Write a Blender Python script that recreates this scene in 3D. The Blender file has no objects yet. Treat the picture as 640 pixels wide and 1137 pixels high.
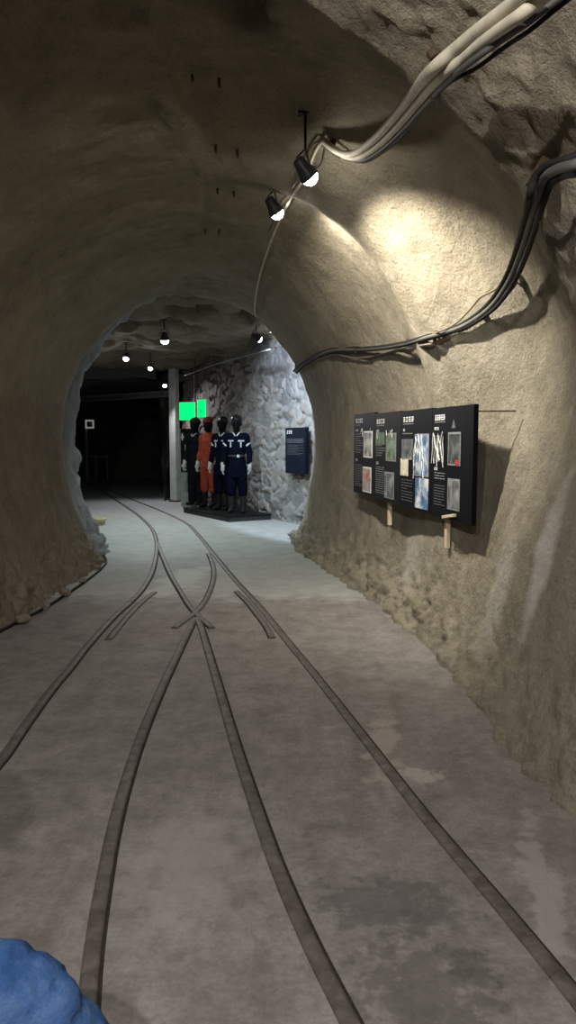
import bpy, bmesh, math, random
from mathutils import Vector, Matrix, noise
from mathutils.bvhtree import BVHTree
random.seed(7)
S = bpy.context.scene
COL = S.collection
PI = math.pi
# ------------------------------------------------------------------ camera
CAMH = 1.49
PITCH = math.radians(5.54)
F = 820.0
def ray(px, py):
    dx = (px - 320) / F; dz = (568.5 - py) / F
    d = Vector((dx, math.cos(PITCH) + dz * math.sin(PITCH), -math.sin(PITCH) + dz * math.cos(PITCH)))
    return d.normalized()
EYE = Vector((0, 0, CAMH))
def onfloor(px, py, z=0.0):
    d = ray(px, py); return EYE + d * ((z - CAMH) / d.z)
def atdepth(px, py, Y):
    d = ray(px, py); return EYE + d * (Y / d.y)
cd = bpy.data.cameras.new('camera'); cam = bpy.data.objects.new('camera', cd); COL.objects.link(cam)
cam.location = EYE; cam.rotation_euler = (PI / 2 - PITCH, 0, 0)
cd.sensor_fit = 'VERTICAL'; cd.sensor_height = 36.0; cd.lens = F / 1137 * 36.0
cd.clip_start = 0.05; cd.clip_end = 100
S.camera = cam
S.view_settings.view_transform = 'Standard'; S.view_settings.look = 'None'
S.view_settings.gamma = 1; S.view_settings.use_curve_mapping = False; S.view_settings.exposure = 0.0

# ------------------------------------------------------------------ materials
def new_mat(name):
    m = bpy.data.materials.new(name); m.use_nodes = True
    nt = m.node_tree; b = nt.nodes['Principled BSDF']
    return m, nt, b
def nd(nt, t, **kw):
    n = nt.nodes.new(t)
    for k, v in kw.items():
        if k in n.inputs: n.inputs[k].default_value = v
        else: setattr(n, k, v)
    return n
def ramp(nt, fac, stops):
    r = nt.nodes.new('ShaderNodeValToRGB'); nt.links.new(fac, r.inputs['Fac'])
    e = r.color_ramp.elements
    while len(e) < len(stops): e.new(0.5)
    for i, (p, c) in enumerate(stops):
        e[i].position = p; e[i].color = (*c, 1) if len(c) == 3 else c
    return r
def mixc(nt, fac, a, b, mode='MIX'):
    m = nt.nodes.new('ShaderNodeMix'); m.data_type = 'RGBA'; m.blend_type = mode
    if isinstance(fac, (int, float)): m.inputs[0].default_value = fac
    else: nt.links.new(fac, m.inputs[0])
    for s, v in ((m.inputs[6], a), (m.inputs[7], b)):
        if isinstance(v, tuple): s.default_value = (*v, 1)
        else: nt.links.new(v, s)
    return m.outputs[2]
def math_(nt, op, a, b=None, clamp=False):
    m = nt.nodes.new('ShaderNodeMath'); m.operation = op; m.use_clamp = clamp
    for i, v in enumerate((a, b)):
        if v is None: continue
        if isinstance(v, (int, float)): m.inputs[i].default_value = v
        else: nt.links.new(v, m.inputs[i])
    return m.outputs[0]
def coords(nt, scale=(1, 1, 1), loc=(0, 0, 0), rot=(0, 0, 0)):
    tc = nt.nodes.new('ShaderNodeTexCoord'); mp = nt.nodes.new('ShaderNodeMapping')
    mp.inputs['Scale'].default_value = scale; mp.inputs['Location'].default_value = loc; mp.inputs['Rotation'].default_value = rot
    nt.links.new(tc.outputs['Object'], mp.inputs[0]); return mp.outputs[0]
def noise_n(nt, vec, scale, detail=4, rough=0.55, dist=0.0):
    n = nd(nt, 'ShaderNodeTexNoise', Scale=scale, Detail=detail, Roughness=rough, Distortion=dist)
    nt.links.new(vec, n.inputs['Vector']); return n.outputs['Fac']
def bump(nt, b, hs, prev=None):
    """hs: list of (height socket, strength, distance)"""
    nrm = prev
    for h, st, di in hs:
        bn = nd(nt, 'ShaderNodeBump', Strength=st, Distance=di)
        nt.links.new(h, bn.inputs['Height'])
        if nrm is not None: nt.links.new(nrm, bn.inputs['Normal'])
        nrm = bn.outputs['Normal']
    nt.links.new(nrm, b.inputs['Normal'])
def ellmask(nt, center, radii, rot=(0, 0, 0), edge=0.35, wob=0.5, wscale=3.0):
    """soft blob mask around a real place in the scene, with an irregular edge"""
    tc = nt.nodes.new('ShaderNodeTexCoord')
    sub = nt.nodes.new('ShaderNodeVectorMath'); sub.operation = 'SUBTRACT'
    nt.links.new(tc.outputs['Object'], sub.inputs[0]); sub.inputs[1].default_value = center
    rt = nt.nodes.new('ShaderNodeVectorRotate'); rt.rotation_type = 'EULER_XYZ'; rt.inputs['Rotation'].default_value = rot
    nt.links.new(sub.outputs[0], rt.inputs['Vector'])
    dv = nt.nodes.new('ShaderNodeVectorMath'); dv.operation = 'DIVIDE'
    nt.links.new(rt.outputs[0], dv.inputs[0]); dv.inputs[1].default_value = radii
    ln = nt.nodes.new('ShaderNodeVectorMath'); ln.operation = 'LENGTH'; nt.links.new(dv.outputs[0], ln.inputs[0])
    nz = noise_n(nt, tc.outputs['Object'], wscale, 5, 0.65)
    d = math_(nt, 'ADD', ln.outputs['Value'], math_(nt, 'MULTIPLY', math_(nt, 'SUBTRACT', nz, 0.5), wob * 2))
    mr = nt.nodes.new('ShaderNodeMapRange'); mr.inputs['From Min'].default_value = 1 + edge / 2; mr.inputs['From Max'].default_value = 1 - edge / 2
    nt.links.new(d, mr.inputs['Value']); return mr.outputs[0]

def plain(name, col, rough=0.6, metal=0.0, nscale=20, var=0.15, bmp=0.0, bscale=60, spec=None):
    if spec is None: spec = 0.07 if max(col) < 0.05 else 0.4
    m, nt, b = new_mat(name)
    v = coords(nt); n = noise_n(nt, v, nscale, 3)
    lo = tuple(c * (1 - var) for c in col); hi = tuple(min(1, c * (1 + var)) for c in col)
    r = ramp(nt, n, [(0.3, lo), (0.7, hi)])
    nt.links.new(r.outputs[0], b.inputs['Base Color'])
    b.inputs['Roughness'].default_value = rough; b.inputs['Metallic'].default_value = metal
    b.inputs['Specular IOR Level'].default_value = spec
    if bmp: bump(nt, b, [(noise_n(nt, v, bscale, 3), bmp, 0.01)])
    return m
def emit(name, col, strength):
    m, nt, b = new_mat(name)
    b.inputs['Base Color'].default_value = (*col, 1)
    b.inputs['Emission Color'].default_value = (*col, 1); b.inputs['Emission Strength'].default_value = strength
    return m

def rock_mat(name, base, dark, light, rough_zone=None, stains=(), fine=1.0, streaks=True):
    m, nt, b = new_mat(name)
    v = coords(nt)
    n1 = noise_n(nt, v, 0.9, 5, 0.6); n2 = noise_n(nt, v, 6, 5, 0.65); n3 = noise_n(nt, v, 45, 4, 0.7)
    c = ramp(nt, n1, [(0.28, dark), (0.5, base), (0.75, light)]).outputs[0]
    c = mixc(nt, 0.55, c, ramp(nt, n2, [(0.3, tuple(x * 0.62 for x in base)), (0.55, base), (0.78, tuple(min(1, x * 1.3) for x in base))]).outputs[0])
    if streaks:
        vs = coords(nt, (5, 5, 0.7)); ns = noise_n(nt, vs, 1.0, 4, 0.6)
        c = mixc(nt, 0.5, c, ramp(nt, ns, [(0.3, (0.6, 0.56, 0.52)), (0.7, (1, 1, 1))]).outputs[0], 'MULTIPLY')
    c = mixc(nt, 0.5, c, ramp(nt, n3, [(0.3, (0.55, 0.53, 0.5)), (0.6, (1, 1, 1))]).outputs[0], 'MULTIPLY')
    for ce, ra, ro, col, am in stains:
        mk = ellmask(nt, ce, ra, ro, 0.8, 0.55, 4.0)
        c = mixc(nt, math_(nt, 'MULTIPLY', mk, am), c, col)
    nt.links.new(c, b.inputs['Base Color'])
    b.inputs['Roughness'].default_value = 0.93; b.inputs['Specular IOR Level'].default_value = 0.25
    bump(nt, b, [(n2, 0.35 * fine, 0.05), (noise_n(nt, v, 26, 5, 0.75), 0.75 * fine, 0.045), (noise_n(nt, v, 90, 3, 0.7), 0.5 * fine, 0.01)])
    return m
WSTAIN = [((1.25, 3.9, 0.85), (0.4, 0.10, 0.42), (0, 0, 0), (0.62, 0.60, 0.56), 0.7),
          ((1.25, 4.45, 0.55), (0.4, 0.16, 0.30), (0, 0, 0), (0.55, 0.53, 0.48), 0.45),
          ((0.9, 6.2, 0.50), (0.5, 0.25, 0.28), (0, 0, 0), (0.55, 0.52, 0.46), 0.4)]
M = {}
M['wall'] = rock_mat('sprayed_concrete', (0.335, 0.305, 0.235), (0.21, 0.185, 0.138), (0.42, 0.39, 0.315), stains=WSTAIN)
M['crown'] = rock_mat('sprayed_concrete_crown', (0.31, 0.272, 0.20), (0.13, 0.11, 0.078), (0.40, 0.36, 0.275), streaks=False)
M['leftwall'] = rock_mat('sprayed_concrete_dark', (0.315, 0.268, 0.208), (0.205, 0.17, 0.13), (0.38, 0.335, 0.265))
M['greyrock'] = rock_mat('grey_rock', (0.33, 0.35, 0.36), (0.20, 0.21, 0.22), (0.45, 0.47, 0.48))
M['unlitrock'] = rock_mat('rock_darkened_as_unlit', (0.13, 0.135, 0.12), (0.05, 0.05, 0.047), (0.20, 0.20, 0.185))  # rock colour darkened so the passage reads as unlit
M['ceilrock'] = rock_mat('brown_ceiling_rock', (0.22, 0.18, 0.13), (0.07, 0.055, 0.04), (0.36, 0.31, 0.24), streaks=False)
M['rubble'] = rock_mat('rubble_stone', (0.33, 0.29, 0.23), (0.2, 0.17, 0.13), (0.45, 0.41, 0.34), streaks=False)

def floor_material():
    m, nt, b = new_mat('worn_concrete')
    v = coords(nt)
    n1 = noise_n(nt, v, 0.7, 5, 0.6, 0.4); n2 = noise_n(nt, v, 4.5, 6, 0.7, 0.3); n3 = noise_n(nt, v, 60, 4, 0.7)
    c = ramp(nt, n1, [(0.3, (0.20, 0.184, 0.172)), (0.55, (0.265, 0.247, 0.235)), (0.75, (0.32, 0.30, 0.288))]).outputs[0]
    c = mixc(nt, 0.5, c, ramp(nt, n2, [(0.34, (0.15, 0.135, 0.122)), (0.5, (0.27, 0.25, 0.23)), (0.68, (0.38, 0.352, 0.332))]).outputs[0])
    # scuffs running along the track
    vs = coords(nt, (7, 0.55, 1), rot=(0, 0, math.radians(-13))); ns = noise_n(nt, vs, 1.0, 6, 0.7)
    c = mixc(nt, 0.45, c, ramp(nt, ns, [(0.3, (0.62, 0.6, 0.57)), (0.62, (1, 1, 1))]).outputs[0], 'MULTIPLY')
    c = mixc(nt, 0.5, c, ramp(nt, n3, [(0.35, (0.6, 0.6, 0.6)), (0.6, (1, 1, 1))]).outputs[0], 'MULTIPLY')
    c = mixc(nt, 0.55, c, ramp(nt, noise_n(nt, v, 17, 6, 0.75), [(0.36, (0.62, 0.61, 0.6)), (0.56, (1, 1, 1))]).outputs[0], 'MULTIPLY')
    # newer, paler slab further in (its edge lies across the track)
    sep = nt.nodes.new('ShaderNodeSeparateXYZ'); nt.links.new(v, sep.inputs[0])
    mr = nt.nodes.new('ShaderNodeMapRange'); mr.inputs['From Min'].default_value = 7.0; mr.inputs['From Max'].default_value = 7.5
    nt.links.new(math_(nt, 'ADD', sep.outputs['Y'], math_(nt, 'MULTIPLY', n2, 0.8)), mr.inputs['Value'])
    pale = ramp(nt, n2, [(0.3, (0.33, 0.355, 0.345)), (0.7, (0.45, 0.475, 0.46))]).outputs[0]
    c = mixc(nt, math_(nt, 'MULTIPLY', mr.outputs[0], 0.75), c, pale)
    def blob(cx, cy, rx, ry, rz, col, am, edge=0.5, wob=2.2, ws=7):
        nonlocal c
        mk = ellmask(nt, (cx, cy, 0), (rx, ry, 1), (0, 0, rz), edge, wob, ws)
        c = mixc(nt, math_(nt, 'MULTIPLY', mk, am), c, col)
    p = onfloor(430, 1005); blob(p.x, p.y, 0.20, 0.13, 0.2, (0.075, 0.077, 0.075), 0.55, ws=13)
    p = onfloor(470, 1095); blob(p.x, p.y, 0.17, 0.17, 0.2, (0.085, 0.08, 0.07), 0.55, ws=14)
    p = onfloor(530, 1075); blob(p.x, p.y, 0.06, 0.06, 0.2, (0.075, 0.07, 0.06), 0.6, ws=11)
    p = onfloor(425, 830); blob(p.x, p.y, 0.07, 0.45, 0.16, (0.42, 0.36, 0.31), 0.5, ws=6)
    p = onfloor(465, 860); blob(p.x, p.y, 0.09, 0.07, 0, (0.5, 0.46, 0.42), 0.5, ws=9)
    p = onfloor(200, 645); blob(p.x, p.y, 0.22, 0.75, 0.15, (0.55, 0.60, 0.585), 0.6, ws=3)
    p = onfloor(600, 975); blob(p.x, p.y, 0.05, 0.4, 0.2, (0.4, 0.38, 0.35), 0.45, ws=8)
    p = onfloor(205, 960); blob(p.x, p.y, 0.22, 0.35, 0, (0.36, 0.34, 0.335), 0.4, 1.0, 2.0, 8)
    # little pale chips
    vc = noise_n(nt, v, 9, 6, 0.8)
    chips = ramp(nt, vc, [(0.66, (0, 0, 0)), (0.71, (1, 1, 1))]).outputs[0]
    c = mixc(nt, math_(nt, 'MULTIPLY', chips, 0.5), c, (0.46, 0.44, 0.42))
    nt.links.new(c, b.inputs['Base Color'])
    r = ramp(nt, n1, [(0.3, (0.62, 0.62, 0.62)), (0.7, (0.85, 0.85, 0.85))]); nt.links.new(r.outputs[0], b.inputs['Roughness'])
    b.inputs['Specular IOR Level'].default_value = 0.35
    bump(nt, b, [(n2, 0.15, 0.02), (noise_n(nt, v, 17, 6, 0.75), 0.2, 0.01), (n3, 0.25, 0.004)])
    return m
M['floor'] = floor_material()
def rail_material():
    m, nt, b = new_mat('worn_steel')
    v = coords(nt); n = noise_n(nt, v, 14, 5, 0.7)
    c = ramp(nt, n, [(0.3, (0.065, 0.054, 0.046)), (0.55, (0.135, 0.118, 0.107)), (0.75, (0.20, 0.18, 0.168))]).outputs[0]
    nt.links.new(c, b.inputs['Base Color']); b.inputs['Metallic'].default_value = 0.2; b.inputs['Roughness'].default_value = 0.62
    bump(nt, b, [(noise_n(nt, v, 70, 3), 0.15, 0.005)])
    return m
M['rail'] = rail_material()
M['gap'] = plain('dark_gap', (0.035, 0.030, 0.026), 0.95, 0, 40, 0.3)
M['rust'] = plain('rusty_iron', (0.09, 0.055, 0.035), 0.8, 0.3, 40, 0.4, 0.3)
M['boardblack'] = plain('black_board', (0.004, 0.0045, 0.006), 0.5, 0, 6, 0.2)
M['boardgrey'] = plain('charcoal_board', (0.009, 0.0105, 0.010), 0.5, 0, 6, 0.2)
M['boardblue'] = plain('blue_black_board', (0.007, 0.009, 0.018), 0.5, 0, 6, 0.2)
M['white'] = plain('white_print', (0.80, 0.82, 0.82), 0.6, 0, 30, 0.08)
M['greyprint'] = plain('grey_print', (0.20, 0.215, 0.22), 0.6, 0, 30, 0.25)
M['dimprint'] = plain('dim_print', (0.09, 0.095, 0.10), 0.6, 0, 30, 0.25)
M['film'] = plain('pale_film_glint', (0.62, 0.64, 0.62), 0.25, 0, 25, 0.2, 0.5)
M['redprint'] = plain('red_print', (0.42, 0.02, 0.035), 0.6, 0, 30, 0.15)
M['wood'] = plain('pale_wood', (0.50, 0.42, 0.29), 0.7, 0, 12, 0.25, 0.2)
M['plank'] = plain('grey_plank', (0.42, 0.37, 0.24), 0.75, 0, 12, 0.25, 0.2)
M['cable_pale'] = plain('pale_cable_sheath', (0.50, 0.46, 0.36), 0.65, 0, 12, 0.2, spec=0.3)
M['cable_grey'] = plain('grey_cable_sheath', (0.075, 0.074, 0.068), 0.7, 0, 12, 0.2)
M['cable_black'] = plain('black_cable_sheath', (0.02, 0.019, 0.018), 0.7, 0, 12, 0.2)
M['cable_tan'] = plain('dusty_cable_sheath', (0.13, 0.105, 0.07), 0.6, 0, 12, 0.25)
M['lampblack'] = plain('black_lamp_enamel', (0.03, 0.03, 0.03), 0.4, 0.2, 20, 0.2)
M['lampwhite'] = plain('white_lamp_enamel', (0.72, 0.72, 0.70), 0.4, 0.0, 20, 0.1)
M['lens'] = emit('lamp_lens', (1.0, 0.95, 0.86), 90.0)
M['lensblue'] = emit('lamp_lens_cool', (0.80, 0.86, 1.0), 14.0)
M['lensgreen'] = emit('lamp_lens_greenish', (0.84, 1.0, 0.97), 14.0)
M['lenspink'] = emit('lamp_lens_warm', (1.0, 0.93, 0.94), 10.0)
M['exit'] = emit('exit_sign_green', (0.0, 0.80, 0.15), 1.5)
M['exitdim'] = emit('exit_sign_mark', (0.0, 0.50, 0.13), 0.9)
M['signglow'] = emit('sign_board_added_glow', (0.30, 0.33, 0.27), 0.55)  # pale board given a glow of its own; the sign is no lamp
M['post'] = plain('grey_painted_post', (0.50, 0.53, 0.47), 0.6, 0, 8, 0.12, 0.1)
M['beam'] = plain('grey_painted_beam', (0.17, 0.18, 0.17), 0.65, 0, 8, 0.2, 0.1)
M['steelgrey'] = plain('galvanised_panel', (0.30, 0.33, 0.32), 0.45, 0.4, 9, 0.2)
M['plinth'] = plain('dark_plinth', (0.04, 0.045, 0.045), 0.6, 0, 12, 0.25, 0.1)
M['navy'] = plain('navy_workwear', (0.0028, 0.004, 0.0095), 0.9, 0, 25, 0.3, 0.3, 40, 0.02)
M['charcoal'] = plain('charcoal_workwear', (0.005, 0.0055, 0.007), 0.85, 0, 25, 0.3, 0.3, 40)
M['orange'] = plain('orange_workwear', (0.21, 0.025, 0.007), 0.85, 0, 18, 0.3, 0.3, 40)
M['mask'] = plain('black_mannequin_skin', (0.004, 0.004, 0.0045), 0.5, 0, 20, 0.2)
M['glove'] = plain('grey_white_glove', (0.36, 0.36, 0.34), 0.8, 0, 25, 0.15, 0.2, 80)
M['boot'] = plain('black_rubber', (0.009, 0.0095, 0.009), 0.45, 0, 20, 0.2)
M['bootgrey'] = plain('dusty_rubber_boot', (0.018, 0.019, 0.019), 0.5, 0, 20, 0.2)
M['cap_red'] = plain('dark_red_felt', (0.10, 0.008, 0.010), 0.8, 0, 20, 0.2)
M['cap_black'] = plain('black_helmet', (0.012, 0.012, 0.014), 0.35, 0, 20, 0.2)
M['reflect'] = plain('reflective_tape', (0.38, 0.40, 0.42), 0.45, 0, 30, 0.1)
M['collar'] = plain('grey_collar_cloth', (0.34, 0.35, 0.36), 0.8, 0, 30, 0.1)
M['belt'] = plain('grey_brown_belt', (0.035, 0.032, 0.032), 0.6, 0, 30, 0.2)
def denim():
    m, nt, b = new_mat('blue_denim')
    v = coords(nt); n1 = noise_n(nt, v, 9, 5, 0.65); n2 = noise_n(nt, v, 300, 2)
    c = ramp(nt, n1, [(0.3, (0.014, 0.045, 0.15)), (0.5, (0.03, 0.085, 0.225)), (0.72, (0.095, 0.16, 0.30))]).outputs[0]
    c = mixc(nt, 0.3, c, ramp(nt, n2, [(0.4, (0.5, 0.5, 0.6)), (0.6, (1, 1, 1))]).outputs[0], 'MULTIPLY')
    nt.links.new(c, b.inputs['Base Color']); b.inputs['Roughness'].default_value = 0.9; b.inputs['Specular IOR Level'].default_value = 0.2
    bump(nt, b, [(noise_n(nt, v, 30, 4), 0.35, 0.02), (n2, 0.2, 0.002)])
    return m
M['denim'] = denim()
M['skin'] = plain('skin', (0.50, 0.31, 0.22), 0.55, 0, 15, 0.08)
M['hair'] = plain('dark_hair', (0.02, 0.015, 0.012), 0.6, 0, 60, 0.3, 0.6, 120)
M['jacket'] = plain('grey_jersey', (0.12, 0.13, 0.15), 0.85, 0, 25, 0.15, 0.2)
M['shoe'] = plain('white_trainer', (0.5, 0.5, 0.5), 0.6, 0, 25, 0.1)
def masonry_material():
    m, nt, b = new_mat('rubble_masonry')
    v = coords(nt)
    at = nt.nodes.new('ShaderNodeAttribute'); at.attribute_name = 'stone'
    n2 = noise_n(nt, v, 8, 5, 0.65); n3 = noise_n(nt, v, 40, 4, 0.7)
    c = ramp(nt, at.outputs['Fac'], [(0.0, (0.20, 0.20, 0.196)), (0.35, (0.27, 0.265, 0.257)), (0.7, (0.32, 0.31, 0.295)), (1.0, (0.28, 0.25, 0.22))]).outputs[0]
    c = mixc(nt, 0.5, c, ramp(nt, n2, [(0.3, (0.6, 0.6, 0.6)), (0.65, (1, 1, 1))]).outputs[0], 'MULTIPLY')
    c = mixc(nt, 0.4, c, ramp(nt, n3, [(0.3, (0.6, 0.6, 0.6)), (0.6, (1, 1, 1))]).outputs[0], 'MULTIPLY')
    mk = ellmask(nt, (-2.0, 17.0, 2.5), (1.9, 3.2, 1.5), (0, 0, 0), 0.8, 0.8, 2.5)     # blends to darker brown around the upper far end
    c = mixc(nt, math_(nt, 'MULTIPLY', mk, 0.8), c, ramp(nt, n2, [(0.3, (0.045, 0.036, 0.026)), (0.7, (0.16, 0.125, 0.09))]).outputs[0])
    nt.links.new(c, b.inputs['Base Color']); b.inputs['Roughness'].default_value = 0.9
    bump(nt, b, [(n2, 0.3, 0.02), (n3, 0.3, 0.008)])
    return m
M['masonry'] = masonry_material()
def photo_mat(name, cols, scale=9.0):
    m, nt, b = new_mat(name)
    v = coords(nt, (1, 1, 0.8)); n = noise_n(nt, v, scale, 4, 0.6, 0.6)
    k = len(cols)
    r = ramp(nt, n, [(0.33 + 0.34 * i / max(1, k - 1), c) for i, c in enumerate(cols)])
    nt.links.new(r.outputs[0], b.inputs['Base Color']); b.inputs['Roughness'].default_value = 0.35
    return m
PH = {'bw': photo_mat('printed_photo_black_white', [(0.03, 0.03, 0.035), (0.3, 0.3, 0.3), (0.75, 0.75, 0.73)]),
      'red': photo_mat('printed_photo_reddish', [(0.04, 0.035, 0.035), (0.5, 0.46, 0.44), (0.45, 0.12, 0.1)]),
      'green': photo_mat('printed_photo_greenish', [(0.05, 0.075, 0.05), (0.11, 0.16, 0.11), (0.26, 0.30, 0.24)]),
      'grey': photo_mat('printed_photo_grey', [(0.035, 0.04, 0.045), (0.10, 0.105, 0.11), (0.28, 0.29, 0.3)]),
      'blue': photo_mat('printed_photo_blue', [(0.03, 0.06, 0.05), (0.10, 0.17, 0.34), (0.65, 0.68, 0.68)], 7),
      'dark': photo_mat('printed_photo_dark', [(0.015, 0.016, 0.016), (0.05, 0.055, 0.055), (0.16, 0.17, 0.17)]),
      'ochre': photo_mat('printed_photo_ochre', [(0.75, 0.73, 0.66), (0.62, 0.58, 0.45), (0.12, 0.08, 0.04)], 14)}

# ------------------------------------------------------------------ object helpers
def tag(o, label=None, cat=None, group=None, kind=None):
    if label: o['label'] = label
    if cat: o['category'] = cat
    if group: o['group'] = group
    if kind: o['kind'] = kind
    return o
def empty(name, loc=(0, 0, 0), rz=0.0, label=None, cat=None, group=None):
    o = bpy.data.objects.new(name, None); COL.objects.link(o)
    o.empty_display_size = 0.1; o.location = loc; o.rotation_euler = (0, 0, rz)
    return tag(o, label, cat, group)
def link(name, me, mats, parent=None, smooth=False):
    if not isinstance(mats, (list, tuple)): mats = [mats]
    for m in mats: me.materials.append(m)
    if smooth: me.polygons.foreach_set('use_smooth', [True] * len(me.polygons))
    o = bpy.data.objects.new(name, me); COL.objects.link(o)
    if parent: o.parent = parent
    return o
def from_bm(name, bm, mats, parent=None, smooth=False, angle=None):
    bmesh.ops.recalc_face_normals(bm, faces=bm.faces)
    me = bpy.data.meshes.new(name); bm.to_mesh(me); bm.free()
    o = link(name, me, mats, parent, smooth)
    return o
def bbox(bm, c, s, rot=None, bev=0.0):
    r = bmesh.ops.create_cube(bm, size=1.0)
    vs = r['verts']
    bmesh.ops.scale(bm, vec=s, verts=vs)
    if bev > 0:
        es = list({e for v in vs for e in v.link_edges})
        rr = bmesh.ops.bevel(bm, geom=es, offset=bev, segments=2, affect='EDGES', profile=0.5)
        vs = list({v for f in rr['faces'] for v in f.verts} | {v for v in vs if v.is_valid})
    if rot is not None: bmesh.ops.rotate(bm, cent=(0, 0, 0), matrix=rot, verts=vs)
    bmesh.ops.translate(bm, vec=c, verts=vs)
    return vs
def catmull(pts, per=8):
    out = []
    P_ = [pts[0] * 2 - pts[1]] + list(pts) + [pts[-1] * 2 - pts[-2]]
    for i in range(1, len(P_) - 2):
        a, b, c, d = P_[i - 1], P_[i], P_[i + 1], P_[i + 2]
        for k in range(per):
            t = k / per
            out.append(0.5 * ((2 * b) + (c - a) * t + (2 * a - 5 * b + 4 * c - d) * t * t + (3 * b - a - 3 * c + d) * t ** 3))
    out.append(pts[-1].copy())
    return out
def sweep(bm, path, section, up=None, scales=None, cap=True):
    """section: list of (a,b) offsets in (side, up) plane"""
    n = len(path); rings = []
    prev = None
    for i, p in enumerate(path):
        t = (path[min(i + 1, n - 1)] - path[max(i - 1, 0)]).normalized()
        if up is not None:
            side = t.cross(up).normalized(); u = side.cross(t).normalized()
        else:
            if prev is None:
                a = Vector((0, 0, 1)) if abs(t.z) < 0.9 else Vector((0, 1, 0))
                side = t.cross(a).normalized()
            else:
                side = (prev - t * prev.dot(t)).normalized()
            prev = side; u = side.cross(t).normalized()
        s = scales[i] if scales else 1.0
        rings.append([bm.verts.new(p + side * (a * s) + u * (b * s)) for a, b in section])
    k = len(section)
    for r0, r1 in zip(rings, rings[1:]):
        for j in range(k):
            bm.faces.new((r0[j], r0[(j + 1) % k], r1[(j + 1) % k], r1[j]))
    if cap:
        bm.faces.new(rings[0][::-1]); bm.faces.new(rings[-1])
    return rings
def circ(r, n=10, ry=None):
    ry = r if ry is None else ry
    return [(r * math.cos(2 * PI * k / n), ry * math.sin(2 * PI * k / n)) for k in range(n)]
def tube(bm, path, r, n=10, scales=None):
    return sweep(bm, path, circ(r, n), scales=scales)
def fbm(p, octs=4, h=0.9):
    return noise.fractal(p, h, 2.1, octs, noise_basis='PERLIN_ORIGINAL')

# ------------------------------------------------------------------ tunnel lining (setting)
# ring stations: left base, right base, bulge of each side at springing, crown height, swell
ST = [  # Lx   Ly     Rx    Ry    bL   bR    H    off
    (-2.55, -3.2, 1.30, -3.0, .28, .22, 3.45, 0.00),
    (-2.55, -0.5, 1.28, -0.2, .28, .20, 3.45, 0.00),
    (-2.55, 1.6, 1.25, 1.9, .30, .18, 3.42, -0.02),
    (-2.52, 2.5, 1.22, 2.85, .30, .16, 3.38, -0.13),
    (-2.50, 2.75, 1.21, 3.10, .30, .18, 3.40, -0.13),
    (-2.48, 3.05, 1.19, 3.35, .30, .24, 3.46, 0.12),
    (-2.45, 3.7, 1.18, 3.90, .30, .25, 3.42, 0.20),
    (-2.42, 4.5, 1.17, 4.55, .30, .26, 3.40, 0.26),
    (-2.40, 5.0, 1.14, 5.10, .30, .21, 3.44, 0.11),
    (-2.38, 5.5, 1.08, 5.60, .30, .13, 3.50, -0.05),
    (-2.37, 5.75, 1.04, 5.85, .30, .13, 3.50, -0.02),
    (-2.37, 6.1, .98, 6.25, .30, .15, 3.50, 0.09),
    (-2.36, 6.5, .86, 7.0, .30, .12, 3.46, 0.13),
    (-2.36, 7.5, .56, 8.3, .31, .10, 3.42, 0.04),
    (-2.36, 8.3, .30, 9.6, .33, .16, 3.38, 0.00),
    (-2.36, 8.9, .14, 10.7, .35, .28, 3.34, 0.00),
    (-2.46, 9.3, .20, 11.05, .36, .32, 3.40, 0.02),
    (-2.54, 10.1, .55, 11.45, .34, .35, 3.62, 0.05),
    (-3.3, 11.1, 1.6, 11.8, .40, .40, 3.95, 0.0),
    (-5.5, 11.9, 2.6, 12.0, .40, .40, 4.1, 0.0),
]
HS = 1.5
def lerp_st(u):
    n = len(ST) - 1
    i = min(int(u), n - 1); t = u - i
    a, b, c, d = ST[max(i - 1, 0)], ST[i], ST[i + 1], ST[min(i + 2, n)]
    return [b[k] + 0.5 * t * (c[k] - a[k] + t * (2 * a[k] - 5 * b[k] + 4 * c[k] - d[k] + t * (3 * (b[k] - c[k]) + d[k] - a[k]))) for k in range(8)]
NT = 400
def ring_point(st, t):
    """t in 0..1 from left base over the crown to the right base"""
    Lx, Ly, Rx, Ry, bL, bR, H, off = st
    PL, PR = Vector((Lx, Ly, 0)), Vector((Rx, Ry, 0))
    e = (PR - PL); w = e.length; e.normalize()
    # arc split: wall 27 %, vault 46 %, wall 27 %
    a = 0.27
    left = t < 0.5
    tt = t if left else 1 - t
    bl = bL if left else bR
    hw = w / 2 + bL if left else w / 2 + bR
    if tt < a:
        h = HS * tt / a
        k = w / 2 + bl * math.sin(PI / 2 * h / HS)
        if h < 0.45:                                   # crumbling foot of the wall
            k -= (0.10 if left else 0.12) * (1 - h / 0.45) ** 2
    else:
        th = PI / 2 * (tt - a) / (0.5 - a)
        k = hw * math.cos(th); h = HS + (H - HS) * math.sin(th)
    upper = min(1.0, max(0.0, (h - 0.9) / 1.2))
    s = -1 if left else 1
    mid = (PL + PR) / 2
    p = mid + e * (k * s) + Vector((0, 0, h))
    c = mid + Vector((0, 0, HS))
    d = (p - c); d.normalize()
    wgt = upper * (1.0 if not left else 0.5)
    return p + d * (off * wgt)
def at_crown(px, py, z): return onfloor(px, py, z)
HOLLOWS = [(at_crown(235, 22, 3.42), 0.18, 0.30), (at_crown(190, -5, 3.42), 0.2, 0.22), (at_crown(275, 50, 3.42), 0.12, 0.14),
           (at_crown(150, 150, 3.40), 0.20, 0.07), (at_crown(130, 60, 3.35), 0.12, 0.06), (at_crown(170, 330, 3.30), 0.25, 0.06)]
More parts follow.
